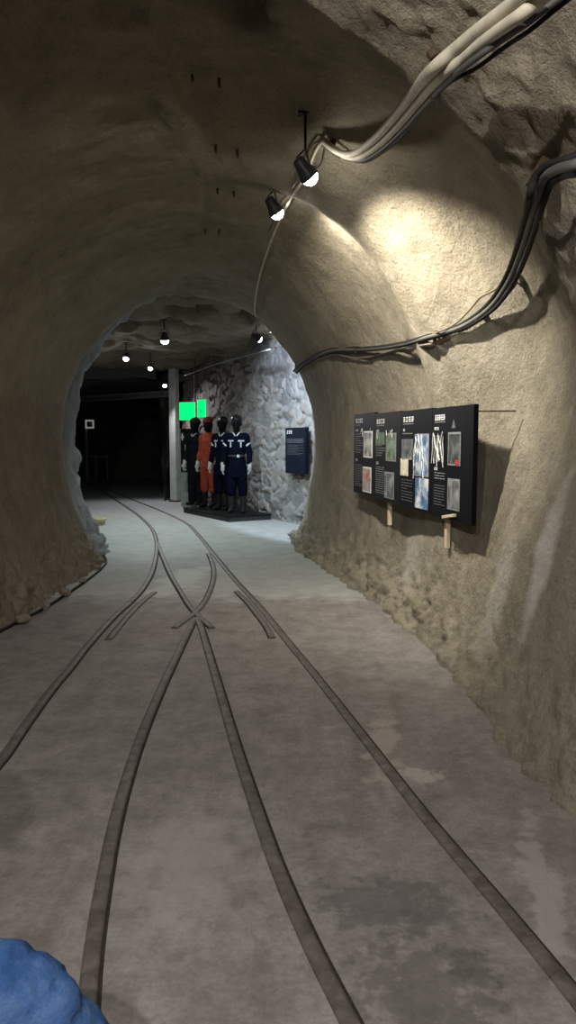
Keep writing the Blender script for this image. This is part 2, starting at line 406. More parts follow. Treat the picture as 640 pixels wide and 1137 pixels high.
def build_tunnel():
    us = []
    # denser where it is near the eye
    n_st = len(ST) - 1
    u = 0.0
    while u < n_st:
        us.append(u)
        i = min(int(u), n_st - 1)
        dl = (Vector(ST[i + 1][2:4]) - Vector(ST[i][2:4])).length
        target = 0.12 if i < 2 else 0.024 if i < 9 else 0.035
        u += max(0.004, min(0.34, target / max(dl, 0.05)))
    us.append(float(n_st))
    rows = []
    for u in us:
        st = lerp_st(u)
        rows.append([ring_point(st, j / NT) for j in range(NT + 1)])
    ns = len(rows)
    # normals from differences, then displace
    out = []
    for i in range(ns):
        r = []
        for j in range(NT + 1):
            p = rows[i][j]
            a = rows[min(i + 1, ns - 1)][j] - rows[max(i - 1, 0)][j]
            b = rows[i][min(j + 1, NT)] - rows[i][max(j - 1, 0)]
            n = a.cross(b); n.normalize()
            c = Vector(((rows[i][0].x + rows[i][NT].x) / 2, (rows[i][0].y + rows[i][NT].y) / 2, 1.3))
            if n.dot(c - p) < 0: n = -n          # inward
            d = fbm(p * 0.75, 3) * 0.055 + fbm(p * 3.0 + Vector((7, 3, 1)), 3) * 0.011
            Yn = p.y
            rough = 1.0 / (1 + math.exp((Yn - 3.05) * 9)) * min(1, max(0, (p.z - 1.4) / 0.8)) * (1 if p.x > -0.3 else 0.55)
            d += rough * (fbm(p * 6.0, 4) * 0.018 + fbm(p * 14.0, 3) * 0.020 + fbm(p * 30.0, 2) * 0.010)
            d += fbm(p * 11.0 + Vector((1, 9, 4)), 3) * 0.007
            for hc, hr, hd in HOLLOWS:
                q_ = p - hc
                q_.z = 0
                if p.z > 2.6 and q_.length < hr * 2.5:
                    k_ = q_.length / hr + fbm(p * 5.0, 3) * 0.45
                    d -= hd / (1 + math.exp((k_ - 1) * 9))
            foot = max(0.0, 1 - p.z / 0.55)
            d += foot * (fbm(p * 8.0 + Vector((3, 2, 8)), 4) * (0.045 if p.y < 5.5 else 0.075))
            far = min(1, max(0, (Yn - 9.3) / 0.7)) if p.x < -1.2 else min(1, max(0, (Yn - 11.1) / 0.5))
            if far > 0:
                cell = noise.voronoi(p * 3.0)[0]
                d += far * (0.16 * (0.4 - cell[0]) + fbm(p * 2.5, 4) * 0.08)
            q = p + n * d
            if q.z < 0.0 or j in (0, NT): q.z = -0.03 if j in (0, NT) else max(q.z, -0.03)
            r.append(q)
        out.append(r)
    return out
ROWS = build_tunnel()
NS = len(ROWS)
FULLV = [p for r in ROWS for p in r]
FULLF = [(i * (NT + 1) + j, i * (NT + 1) + j + 1, (i + 1) * (NT + 1) + j + 1, (i + 1) * (NT + 1) + j)
         for i in range(NS - 1) for j in range(NT)]
TUN = BVHTree.FromPolygons(FULLV, FULLF)
fullme = bpy.data.meshes.new('full'); fullme.from_pydata([tuple(v) for v in FULLV], [], FULLF); fullme.update()
NRM = [Vector(v.normal) for v in fullme.vertices]
# inward
ctr = Vector((-0.6, 4, 1.4))
def tunnel_piece(name, j0, j1, i0, i1, mat):
    vs, ns, idx = [], [], {}
    for i in range(i0, i1 + 1):
        for j in range(j0, j1 + 1):
            k = i * (NT + 1) + j
            idx[k] = len(vs); vs.append(tuple(FULLV[k])); ns.append(NRM[k])
    fs = [tuple(idx[q] for q in (i * (NT + 1) + j, i * (NT + 1) + j + 1, (i + 1) * (NT + 1) + j + 1, (i + 1) * (NT + 1) + j))
          for i in range(i0, i1) for j in range(j0, j1)]
    me = bpy.data.meshes.new(name); me.from_pydata(vs, [], fs); me.update()
    o = link(name, me, mat, smooth=True)
    me.normals_split_custom_set_from_vertices([tuple(n) for n in ns])
    return tag(o, kind='structure')
# row index where the lining meets the rough rock of the chamber
iend = next(i for i in range(NS) if ROWS[i][0].y > 9.35)
ja, jb = int(NT * 0.30), int(NT * 0.66)
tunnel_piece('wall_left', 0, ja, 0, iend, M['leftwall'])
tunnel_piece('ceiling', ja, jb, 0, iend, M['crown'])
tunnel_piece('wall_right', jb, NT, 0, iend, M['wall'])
tunnel_piece('wall_portal_left', 0, ja, iend, NS - 1, M['greyrock'])
tunnel_piece('ceiling_portal', ja, jb, iend, NS - 1, M['greyrock'])
tunnel_piece('wall_portal_right', jb, NT, iend, NS - 1, M['wall'])
bpy.data.meshes.remove(fullme)

def grid_wall(name, A, B, h0, h1, mat, disp, step=0.05, face=1, attr=None):
    A, B = Vector((*A, 0)), Vector((*B, 0)); L = (B - A).length; t = (B - A).normalized()
    n = Vector((t.y, -t.x, 0)) * face
    nx, nz = max(2, int(L / step)), max(2, int((h1 - h0) / step))
    vs, fs, av = [], [], []
    for i in range(nx + 1):
        for k in range(nz + 1):
            p = A + t * (L * i / nx) + Vector((0, 0, h0 + (h1 - h0) * k / nz))
            d = disp(p, L * i / nx)
            if isinstance(d, tuple): av.append(d[1]); d = d[0]
            vs.append(tuple(p + n * d))
    for i in range(nx):
        for k in range(nz):
            a = i * (nz + 1) + k; fs.append((a, a + nz + 1, a + nz + 2, a + 1))
    me = bpy.data.meshes.new(name); me.from_pydata(vs, [], fs)
    if av:
        at = me.attributes.new('stone', 'FLOAT', 'POINT'); at.data.foreach_set('value', av)
    me.update()
    o = link(name, me, mat, smooth=True)
    return tag(o, kind='structure')
def stone_disp(p, s):
    q = Vector((s * 3.6, p.z * 6.2, 0.0))
    q += Vector((fbm(p * 2.2, 2), fbm(p * 2.2 + Vector((5, 5, 5)), 2), 0)) * 0.9
    dist, pts = noise.voronoi(q)
    e = dist[1] - dist[0]
    j = min(1.0, e / 0.13); j = j * j * (3 - 2 * j)
    rv = noise.cell(pts[0] * 7.3)
    deep = 0.012 + 0.17 * max(0.0, fbm(p * 2.3 + Vector((2, 0, 0)), 3) + 0.08)
    tilt = (q - pts[0]).x * 0.018 * noise.cell(pts[0] * 3.1) + (q - pts[0]).y * 0.018 * noise.cell(pts[0] * 5.7)
    d = -deep * (1 - j) + 0.022 * rv + tilt + fbm(p * 7, 3) * 0.008 + fbm(p * 0.7, 2) * 0.05
    return d, min(1, max(0, rv * 0.5 + 0.5))
WA, WB = Vector((-2.56, 18.1)), Vector((1.75, 10.2))
grid_wall('wall_masonry', WA, WB, -0.05, 3.5, M['masonry'], stone_disp, 0.026, 1)
rd = lambda p, s: fbm(p * 0.8, 4) * 0.22 + fbm(p * 3, 3) * 0.05
grid_wall('wall_passage_right', (-2.95, 18.2), (-5.2, 30.0), -0.05, 3.4, M['unlitrock'], rd, 0.15, -1)
grid_wall('wall_passage_back', (-14.0, 29.0), (-3.5, 29.0), -0.05, 3.4, M['unlitrock'], rd, 0.15, 1)
grid_wall('wall_passage_left', (-12.0, 12.0), (-12.0, 30.0), -0.05, 3.4, M['unlitrock'], rd, 0.2, 1)
grid_wall('wall_chamber_left', (-12.0, 12.2), (-4.6, 11.6), -0.05, 3.6, M['unlitrock'], rd, 0.2, -1)
def flat_grid(name, x0, x1, y0, y1, z, mat, disp, step):
    nx, ny = int((x1 - x0) / step), int((y1 - y0) / step)
    vs, fs = [], []
    for i in range(nx + 1):
        for k in range(ny + 1):
            p = Vector((x0 + (x1 - x0) * i / nx, y0 + (y1 - y0) * k / ny, z)); p.z += disp(p); vs.append(tuple(p))
    for i in range(nx):
        for k in range(ny):
            a = i * (ny + 1) + k; fs.append((a, a + ny + 1, a + ny + 2, a + 1))
    me = bpy.data.meshes.new(name); me.from_pydata(vs, [], fs); me.update()
    return tag(link(name, me, mat, smooth=True), kind='structure')
def ceil_disp(p):
    d = fbm(p * 0.7, 4) * 0.16 + fbm(p * 2.6, 3) * 0.06
    pit = fbm(p * 1.5 + Vector((3, 1, 0)), 2)
    if pit > 0.28: d += min(0.35, (pit - 0.28) * 3)
    k = min(1, max(0, (11.8 - p.y) / 1.5))
    return d * (1 - .5 * k) + 0.30 * k * k
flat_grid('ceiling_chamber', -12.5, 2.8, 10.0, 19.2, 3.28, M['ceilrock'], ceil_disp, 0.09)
flat_grid('ceiling_passage', -14, -2.0, 19.0, 30, 3.0, M['unlitrock'], lambda p: fbm(p * 0.8, 4) * 0.15, 0.2)
flat_grid('floor', -14, 3.2, -3.6, 30.2, 0.0, M['floor'], lambda p: 0.0, 0.6)
# end wall of the drift, well behind the viewer
grid_wall('wall_back', (-3.2, -3.0), (1.9, -3.0), -0.05, 3.8, M['leftwall'], lambda p, s: fbm(p * 1.2, 3) * 0.05, 0.12, -1)

def hit(px, py):
    for k in range(60):
        d = ray(px, py - 2 * k)
        loc, n, i, dist = TUN.ray_cast(EYE, d)
        if loc is not None and loc.y < 11.5: break
    if n.dot(d) > 0: n = -n
    return loc, n
def on_lining(px, py, off):
    loc, n = hit(px, py)
    # slide back along the sight line until it is `off` from the surface
    d = ray(px, py); c = max(0.25, -n.dot(d))
    return loc - d * (off / c)

# ------------------------------------------------------------------ rails
RSEC = [(-.026, -.02), (.026, -.02), (.026, .004), (.023, .010), (.014, .013), (0, .014), (-.014, .013), (-.023, .010), (-.026, .004)]
def rail(pts, label, group='steel rails set in the concrete floor', sec=RSEC, per=10):
    P_ = [onfloor(*p) for p in pts]
    if pts[0][1] > 845 or pts[0][0] < 0:                # the track runs on past the viewer
        dr = (P_[0] - P_[1]).normalized(); p0 = P_[0].copy()
        for q in (.1, .25, .5, .9, 1.4): P_.insert(0, p0 + dr * q)
    path = catmull(P_, per)
    o = P_[0].copy(); path = [p - o for p in path]
    bm = bmesh.new(); sweep(bm, path, sec, up=Vector((0, 0, 1)))
    ob = from_bm('rail', bm, M['rail'], smooth=False); ob.location = o
    for f in ob.data.polygons: f.use_smooth = len(f.vertices) == 4
    bm = bmesh.new()                                  # dark strip drawn for the gap along the right flank
    sweep(bm, path, [(.026, -.005), (.036, -.005), (.036, .0025), (.026, .0025)], up=Vector((0, 0, 1)))
    from_bm('flange_gap', bm, M['gap'], ob)
    return tag(ob, label, 'rail', group)
rail([(-60, 912), (0, 846), (28, 806), (56, 768), (78, 742), (96, 719), (112, 701), (128, 684), (146, 668), (160, 652), (170, 632), (174, 608), (171, 592), (163, 581), (149, 569), (128, 555), (108, 542), (94, 534)],
     'long outer steel rail on the left, from the left picture edge to the dark passage')
rail([(690, 1178), (640, 1110), (560, 1012), (470, 905), (408, 825), (352, 753), (317, 710), (288, 674), (260, 643), (236, 614), (220, 594), (205, 580), (178, 567), (150, 556), (124, 545), (104, 537)],
     'long outer steel rail on the right, from the lower right corner to the dark passage')
rail([(96, 1150), (97, 1115), (103, 1055), (112, 995), (124, 930), (138, 875), (156, 820), (176, 772), (195, 731), (209, 702), (216, 688)],
     'near steel rail running from the crossing down to the lower left beside the blue jeans')
rail([(400, 1160), (385, 1130), (345, 1050), (310, 970), (285, 900), (262, 830), (246, 775), (232, 727), (224, 700), (219, 687)],
     'near steel rail running from the crossing down to the bottom centre of the floor')
rail([(175, 603), (181, 619), (190, 639), (200, 656), (210, 672), (220, 684), (229, 692), (236, 698)],
     'straight switch rail from the far left rail through the crossing with a bent end')
rail([(232, 615), (237, 628), (238, 640), (235, 653), (228, 668), (217, 681), (205, 690), (194, 698)],
     'short curved switch rail from the far right rail through the crossing with a bent end')
rail([(172, 658), (158, 669), (145, 682), (133, 696), (121, 711)],
     'short guard rail lying just inside the left outer rail')
rail([(263, 657), (276, 670), (288, 685), (297, 697), (303, 709)],
     'short guard rail lying just inside the right outer rail')

# ------------------------------------------------------------------ spotlights
def aim_matrix(loc, target):
    d = (Vector(target) - Vector(loc)).normalized()
    return d.to_track_quat('-Z', 'Y').to_matrix().to_4x4()
def spot(loc, target, energy, col, label, size=100, blend=0.4, lens='lens', body='lampblack', r=0.06, L=0.12, globe=0.35, ceil_z=None, soft=0.03, group=None):
    loc = Vector(loc); R = aim_matrix(loc, target)
    root = empty('spotlight', loc, 0, label, 'lamp', group)
    bm = bmesh.new()                                  # cup-shaped housing, open end along -Z local
    prof = [(0.0, L), (r * .45, L), (r * .62, L * .9), (r * .72, L * .5), (r * .98, L * .15), (r * 1.06, 0.0), (r * 1.06, -.012), (r * .94, -.012), (r * .9, .012)]
    n = 20; rings = []
    for a, z in prof[1:]:
        rings.append([bm.verts.new((a * math.cos(2 * PI * k / n), a * math.sin(2 * PI * k / n), z)) for k in range(n)])
    top = bm.verts.new((0, 0, L))
    for k in range(n): bm.faces.new((top, rings[0][k], rings[0][(k + 1) % n]))
    for a, b in zip(rings, rings[1:]):
        for k in range(n): bm.faces.new((a[k], b[k], b[(k + 1) % n], a[(k + 1) % n]))
    bm.transform(R); h = from_bm('housing', bm, M[body], root, True)
    bm = bmesh.new()
    rings = []
    for a, z in [(r * .91, .010)] + [(r * .9 * math.cos(PI / 2 * k / 6), -r * globe * math.sin(PI / 2 * k / 6) - .002) for k in range(1, 6)]:
        rings.append([bm.verts.new((a * math.cos(2 * PI * k / n), a * math.sin(2 * PI * k / n), z)) for k in range(n)])
    for a, b in zip(rings, rings[1:]):
        for k in range(n): bm.faces.new((a[k], b[k], b[(k + 1) % n], a[(k + 1) % n]))
    bm.faces.new(rings[-1]); bm.transform(R); from_bm('lens', bm, M[lens], root, True)
    # bracket: yoke plus stem up to the rock
    back = R @ Vector((0, 0, L * .6))
    bm = bmesh.new()
    for s in (-1, 1):
        side = R @ Vector((s * r * 1.1, 0, L * .4))
        tube(bm, [side, back * .5 + Vector((side.x * .8, side.y * .8, .09)), Vector((0, 0, .13)) + back * .5], .006, 6)
    zt = (ceil_z - loc.z) if ceil_z else 0.25
    tube(bm, [Vector((0, 0, .12)) + back * .5, Vector((0, 0, max(.14, zt))) + back * .5], .009, 8)
    bbox(bm, Vector((0, 0, max(.14, zt) - .005)) + back * .5, (.09, .06, .012))
    from_bm('bracket', bm, M['lampblack'], root)
    ld = bpy.data.lights.new('spot_beam', 'SPOT'); ld.energy = energy; ld.color = col
    ld.spot_size = math.radians(size); ld.spot_blend = blend; ld.shadow_soft_size = soft
    lo = bpy.data.objects.new('spot_beam', ld); COL.objects.link(lo); lo.parent = root
    d = (Vector(target) - loc).normalized()
    lo.location = d * (r * globe + 0.03); lo.rotation_euler = d.to_track_quat('-Z', 'Y').to_euler()
    return root
def lining_above(x, y):
    loc, n, i, d = TUN.ray_cast(Vector((x, y, 1.5)), Vector((0, 0, 1))); return loc.z if loc is not None else 3.3
def lamp_at(px, py, drop, **k):
    loc, n = hit(px, py); d = ray(px, py)
    # hang `drop` below the rock straight above
    t = loc
    for s in range(60):
        q = loc - d * (s * 0.03)
        if lining_above(q.x, q.y) - q.z >= drop: break
    return q, lining_above(q.x, q.y)
WARM = (1.0, 0.93, 0.80)
q1 = atdepth(343, 195, 4.8); c1 = lining_above(q1.x, q1.y)
q2 = atdepth(307, 235, 6.0); c2 = lining_above(q2.x, q2.y)
print('lamps', q1, q2)
spot(q1, (1.08, 5.42, 2.08), 350, WARM, 'lit spotlight, upper of the two on the vault beside the pale cable', 104, 1.0, ceil_z=c1, globe=1.0)
spot(q2, (0.85, 6.6, 1.9), 165, WARM, 'lit spotlight, lower of the two on the vault beside the pale cable', 150, 0.8, ceil_z=c2, globe=1.0)
q3 = atdepth(287, 376, 11.5); c3 = lining_above(q3.x, q3.y); print('lamp3', q3, c3)
spot(q3, tuple(q3 + Vector((.75, .45, -.45))), 340, (0.68, 0.80, 1.0), 'lit cold white spotlight hanging at the portal crown above the miners', 138, 0.2, 'lensblue', ceil_z=c3, globe=1.0)
spot(atdepth(183, 377, 11.9), (-1.9, 12.6, 0.0), 200, (0.80, 1.0, 0.95), 'lit greenish white spotlight with wide glow behind the portal crown', 155, 0.6, 'lensgreen', ceil_z=3.35, r=.075, globe=1.0)
spot(atdepth(140, 398, 13.8), (-3.2, 12.0, 0.4), 70, (1.0, 0.92, 0.90), 'lit chamber ceiling spotlight, leftmost of the far row', 150, 0.6, 'lenspink', ceil_z=3.25, globe=.9, r=.06)
spot(atdepth(167, 409, 15.4), (-2.9, 13.0, 0.4), 70, (1.0, 0.93, 0.92), 'lit chamber ceiling spotlight, middle one of the far row', 150, 0.6, 'lenspink', ceil_z=3.25, globe=.9, r=.055)
spot(atdepth(183, 428, 17.6), (-2.7, 15.5, 0.0), 140, (0.92, 0.90, 1.0), 'lit chamber ceiling spotlight beside the top of the grey post', 150, 0.6, 'lensblue', ceil_z=3.25, globe=.9, r=.055)
# unseen spotlights: one over the viewer, one added behind to brighten the near floor
spot((-0.75, 0.35, 3.1), (0.65, 3.2, 0.8), 205, (1.0, 0.96, 0.90), 'lit spotlight of the vault row above the viewer', 145, 0.8, ceil_z=lining_above(-0.75, 0.35))
spot((-0.4, -1.4, 3.1), (-0.2, 1.8, 0.0), 300, (1.0, 0.93, 0.93), 'added unseen spotlight behind the viewer that brightens the near floor', 120, 0.7, ceil_z=lining_above(-0.4, -1.4))

# ------------------------------------------------------------------ cables
def cable(pts, r, mat, label, group=None, per=8, jig=0.0, n=10):
    P_ = [p.copy() for p in pts]
    if jig:
        P_ = [p + Vector((random.uniform(-jig, jig), random.uniform(-jig, jig), random.uniform(-jig, jig))) for p in P_]
    path = catmull(P_, per); o = path[0].copy()
    bm = bmesh.new(); tube(bm, [p - o for p in path], r, n)
    ob = from_bm('cable', bm, M[mat], smooth=True); ob.location = o
    return tag(ob, label, 'cable', group)
def shifted(pts, off, dx, dy):
    return [on_lining(x + dx, y + dy, off) for x, y in pts]
def hung(pix, offs, passes=3):
    """cable points a given distance in front of the lining, with the depth eased so that the cable hangs taut over hollows"""
    pts = [on_lining(x, y, o) for (x, y), o in zip(pix, offs)]
    Y = [p.y for p in pts]; lim = list(Y)
    for _ in range(passes):
        Y = [Y[0]] + [min(lim[i], (Y[i - 1] + Y[i] * 2 + Y[i + 1]) / 4) for i in range(1, len(Y) - 1)] + [Y[-1]]
    return [atdepth(x, y, yy) for (x, y), yy in zip(pix, Y)]
B1 = [(625, -30), (597, -8), (570, 14), (540, 36), (512, 58), (482, 84), (460, 110), (438, 137), (418, 158), (398, 172), (384, 173), (372, 167), (360, 157)]
def taper(pts, o0, o1, k):
    n = len(pts); out = []
    for i, (x, y) in enumerate(pts):
        f = 1 - i / (n - 1); out.append((x + k[0] * (0.25 + f), y + k[1] * (0.25 + f), o0 * f + o1 * (1 - f)))
    return hung([(x, y) for x, y, o in out], [o for x, y, o in out], 6)
G1 = 'cables of the bundle on the vault'
cable(taper(B1, .30, .06, (-5, -5)), .021, 'cable_pale', 'thick pale cable along the upper edge of the vault bundle', G1)
cable(taper(B1, .29, .05, (7, 3)), .018, 'cable_pale', 'pale cable in the middle of the vault bundle', G1)
cable(taper(B1, .26, .05, (15, 10)), .010, 'cable_grey', 'grey cable along the lower edge of the vault bundle', G1)
cable(taper(B1, .24, .05, (20, 15)), .007, 'cable_black', 'thin black cable hanging lowest of the vault bundle', G1, jig=.01)
L1 = [(385, 174), (373, 165), (361, 156), (352, 166), (346, 180), (337, 200), (326, 216), (316, 234), (306, 256), (298, 276), (290, 302), (285, 325), (283, 345), (285, 366)]
cable(shifted(L1, .05, 0, 0), .010, 'cable_pale', 'pale cable dropping past both vault spotlights to the portal lamp', 'lamp cables')
cable(shifted(L1[:9], .045, -8, 2), .008, 'cable_tan', 'dusty brown cable running from the vault bundle to the lower spotlight', 'lamp cables')
cable(shifted([(362, 158), (359, 170), (357, 180), (353, 186), (349, 184)], .05, 0, 0), .004, 'cable_black', 'thin black loop of wire beside the upper vault spotlight', 'lamp cables')
B2 = [(672, 168), (640, 182), (618, 188), (603, 199), (594, 224), (586, 254), (577, 284), (567, 308), (552, 332), (536, 348), (514, 362), (492, 370), (470, 376), (448, 382), (424, 386), (398, 388), (370, 389), (350, 396), (333, 407), (328, 413)]
G2 = 'cables of the bundle along the right wall'
def taper2(dx0, dy0, o0, o1):
    n = len(B2); out = []
    for i, (x, y) in enumerate(B2):
        f = max(0.0, 1 - i / 11)
        out.append((x + dx0 * (0.22 + f), y + dy0 * (0.22 + f), o0 * f + o1 * (1 - f)))
    return hung([(x, y) for x, y, o in out], [o for x, y, o in out], 4)
cable(taper2(-7, -5, .20, .035), .014, 'cable_black', 'black cable along the upper edge of the right wall bundle', G2)
cable(taper2(1, 0, .21, .04), .015, 'cable_grey', 'grey cable in the middle of the right wall bundle', G2)
cable(taper2(9, 6, .19, .04), .014, 'cable_black', 'black cable along the lower edge of the right wall bundle', G2)
cable([on_lining(x, y, .045) for x, y in [(566, 300), (552, 320), (534, 330), (522, 344), (505, 360), (480, 371), (450, 380), (420, 388), (395, 384), (372, 388)]], .007, 'cable_tan', 'thin dusty cable looping loose above the right wall bundle', G2)
cable([on_lining(x, y, .03) for x, y in [(500, 374), (486, 380), (470, 384), (448, 387), (424, 394), (396, 397), (372, 394), (352, 400)]], .009, 'cable_tan', 'dusty brown cable sagging below the right wall bundle', G2, jig=.006)
# clamps that hold the bundles
def clamp(px, py, off, sz, label, rz=0):
    p = on_lining(px, py, off); loc, n = hit(px, py)
    bm = bmesh.new()
    bbox(bm, (0, 0, 0), sz, Matrix.Rotation(rz, 3, 'Y'), .004)
    tube(bm, [Vector((0, 0, 0)), (loc - p) + (-n) * 0.02], .007, 6)
    o = from_bm('cable_clamp', bm, M['rust']); o.location = p
    return tag(o, label, 'clamp', 'cable clamps')
clamp(600, 193, .08, (.05, .05, .10), 'dark clamp at the sharp bend of the right wall bundle', .5)
clamp(568, 312, .07, (.03, .05, .10), 'dark clamp halfway down the right wall bundle', .3)
clamp(533, 352, .04, (.025, .04, .08), 'dark clamp low on the right wall bundle above the panels', .9)
clamp(484, 374, .03, (.02, .03, .09), 'small clamp on the right wall bundle where it crosses the rib', .2)
clamp(452, 381, .03, (.018, .03, .07), 'small clamp on the right wall bundle just beyond the rib', .2)
clamp(396, 388, .03, (.018, .03, .07), 'small clamp on the right wall bundle before the portal', .1)
clamp(330, 411, .03, (.06, .05, .08), 'dark clamp where the right wall bundle enters the portal', .1)
clamp(405, 172, .05, (.05, .04, .03), 'dark clamp where the vault bundle turns to the spotlights', .3)
clamp(368, 160, .04, (.06, .05, .03), 'dark clamp at the high end of the vault bundle', -.6)
clamp(480, 60, .04, (.03, .03, .03), 'small iron pin with wire above the vault bundle', -.6)
# floor cable at the foot of the left wall
cable([onfloor(x, y, .012) for x, y in [(-40, 722), (0, 701), (25, 688), (50, 675), (75, 659), (97, 644), (114, 630), (118, 622), (112, 612), (104, 603)]], .013, 'cable_black',
      'black cable lying on the floor along the foot of the left wall')
# wire along the chamber ceiling
cable([atdepth(x, y, Y) for x, y, Y in [(205, 417, 16.5), (235, 406, 15), (262, 398, 13.6), (300, 388, 12)]], .012, 'cable_grey', 'grey cable strung high along the masonry wall')

# iron hooks in the vault
def hook(px, py, w, l, label):
    p, n = hit(px, py)
    e = Vector((1, 0.1, 0)); e = (e - n * e.dot(n)).normalized(); dn = (Vector((0, -0.6, -1))).normalized(); dn = (dn - n * dn.dot(n) * .6).normalized()
    bm = bmesh.new()
    for s in (-1, 1):
        a = e * (w / 2 * s) - n * .03
        tube(bm, [a, a + n * .05, a + n * .06 + dn * l], .009, 6)
    tube(bm, [e * (-w / 2) - n * .012, e * (w / 2) - n * .012], .005, 6)
    o = from_bm('ceiling_hook', bm, M['rust']); o.location = p
    return tag(o, label, 'hook', 'iron hooks in the vault')
hook(229, 84, .16, .07, 'rusty double iron hook highest in the vault, under the dark hollow')
hook(252, 164, .15, .05, 'rusty double iron hook in the vault, second below the dark hollow')
hook(251, 210, .14, .06, 'rusty double iron hook in the vault left of the upper spotlight')
hook(236, 254, .13, .05, 'rusty double iron hook in the vault left of the lower spotlight')

# ------------------------------------------------------------------ display panels
def glyphs(bm, x, z, w, h, rnd, y=-.0008, wt=0.16):
    """one blocky character of a few strokes in a w x h box, lower left at (x,z)"""
    t = h * wt
    def st(x0, z0, x1, z1): 
        vs = [bm.verts.new((a, y, b)) for a, b in ((x0, z0), (x1, z0), (x1, z1), (x0, z1))]; bm.faces.new(vs)
    nh = rnd.choice((2, 3, 3)); nv = rnd.choice((1, 2, 2))
    for k in range(nh):
        zz = z + (h - t) * (k / (nh - 1) if nh > 1 else .5)
        st(x + w * rnd.uniform(0, .15), zz, x + w * rnd.uniform(.85, 1), zz + t)
    for k in range(nv):
        xx = x + (w - t) * ((k + .5) / nv if nv > 1 else .45)
        st(xx, z + h * rnd.uniform(0, .2), xx + t, z + h * rnd.uniform(.8, 1))
def strips(bm, x0, x1, ztop, zbot, n, rnd, h=.006, y=-.0008):
    """lines of small print, broken into words"""
    for k in range(n):
        z = ztop - (ztop - zbot) * (k + .5) / n
        x = x0; end = x0 + (x1 - x0) * (rnd.uniform(.55, 1) if rnd.random() < .25 else 1)
        while x < end - .004:
            w = min(end - x, rnd.uniform(.02, .07))
            vs = [bm.verts.new(q) for q in ((x, y, z), (x + w, y, z), (x + w, y, z + h), (x, y, z + h))]; bm.faces.new(vs)
            x += w + .007
def quad_part(name, parent, x0, x1, z0, z1, mat, y=-.002, th=.002):
    bm = bmesh.new(); bbox(bm, ((x0 + x1) / 2, y, (z0 + z1) / 2), (x1 - x0, th, z1 - z0))
    return from_bm(name, bm, mat, parent)
def film_part(parent, x0, x1, z0, z1, rnd, n=5):
    """creases of crumpled clear film, their glints painted as pale ribs"""
    for k in range(n):
        xa = rnd.uniform(x0, x1); za = z1 - rnd.random() * (z1 - z0) * .2
        path = [Vector((xa, -.006, za))]
        while path[-1].z > z0 + .02 and len(path) < 7:
            path.append(path[-1] + Vector((rnd.uniform(-.035, .03), rnd.uniform(-.004, .004), -rnd.uniform(.03, .08))))
        if len(path) < 2: path.append(path[0] + Vector((.02, 0, -.02)))
        for p in path: p.x = min(x1, max(x0, p.x)); p.y = min(-.005, p.y)
        bm = bmesh.new()
        sweep(bm, path, circ(.0036, 5), scales=[rnd.uniform(.4, 1.3) for p in path])
        from_bm('film_glint_rib', bm, M['film'], parent)  # pale opaque colour stands for glints on the clear film
PW, PHH = 0.72, 0.80
def panel(loc, rz, mat, label, content, seed, W=PW, H=PHH, th=.035):
    root = empty('display_panel', loc, rz, label, 'information panel', 'display panels')
    rnd = random.Random(seed)
    bm = bmesh.new(); bbox(bm, (W / 2, th / 2, H / 2), (W - .004, th, H), None, .003)
    from_bm('board', bm, mat, root)
    for it in content:
        k = it[0]
        if k == 'head':
            x0, x1, v0, v1, n = it[1:6]; bm = bmesh.new(); cw = (x1 - x0) * W / n
            for i in range(n): glyphs(bm, x0 * W + i * cw, H * (1 - v1), cw * .84, H * (v1 - v0), rnd)
            from_bm('heading' if v1 - v0 > .04 else 'subheading', bm, M[it[6] if len(it) > 6 else 'white'], root)
        elif k == 'text':
            x0, x1, v0, v1, n = it[1:6]; bm = bmesh.new()
            strips(bm, x0 * W, x1 * W, H * (1 - v0), H * (1 - v1), n, rnd)
            from_bm('text_block', bm, M[it[6] if len(it) > 6 else 'greyprint'], root)
        elif k == 'photo':
            x0, x1, v0, v1, ph, fr = it[1:7]
            p = None
            if fr:
                p = quad_part('photo_border', root, x0 * W, x1 * W, H * (1 - v1), H * (1 - v0), M[fr], -.0015, .003)
                b = .013
            else: b = 0
            quad_part('photo', p or root, x0 * W + b, x1 * W - b, H * (1 - v1) + b, H * (1 - v0) - b, PH[ph], -.0035, .002)
        elif k == 'film': film_part(root, it[1] * W, it[2] * W, H * (1 - it[4]), H * (1 - it[3]), rnd, it[5])
        elif k == 'patch': quad_part(it[6], root, it[1] * W, it[2] * W, H * (1 - it[4]), H * (1 - it[3]), M[it[5]], -.005, .002)
        elif k == 'tri':
            bm = bmesh.new(); x0, x1, v0, v1 = it[1:5]
            bm.faces.new([bm.verts.new(q) for q in ((x0 * W, -.001, H * (1 - v1)), (x1 * W, -.001, H * (1 - v1)), ((x0 + x1) / 2 * W, -.001, H * (1 - v0)))])
            from_bm('triangle_mark', bm, M['dimprint'], root)
    return root
PA, PB = Vector((0.685, 7.70, 0)), Vector((1.215, 4.86, 0))
pd = (PB - PA).normalized(); prz = math.atan2(pd.y, pd.x)
step = (PB - PA).length / 4
C1 = [('head', .10, .46, .06, .11, 4), ('text', .10, .42, .13, .155, 1), ('head', .10, .22, .19, .215, 2), ('film', .28, .92, .18, .24, 4),
      ('text', .08, .44, .24, .50, 9), ('photo', .50, .90, .22, .54, 'bw', 'white'),
      ('head', .10, .22, .565, .59, 2), ('text', .08, .42, .63, .92, 11), ('photo', .47, .86, .655, .965, 'red', 'white')]
C2 = [('head', .08, .42, .07, .12, 4), ('text', .08, .40, .135, .155, 1), ('head', .08, .19, .19, .215, 2), ('film', .10, .90, .19, .27, 5),
      ('text', .06, .44, .25, .50, 9), ('photo', .48, .86, .23, .54, 'green', 'greyprint'), ('photo', .06, .42, .22, .36, 'green', None),
      ('head', .07, .18, .56, .585, 2), ('text', .06, .42, .61, .93, 13), ('photo', .44, .80, .66, .955, 'grey', 'greyprint')]
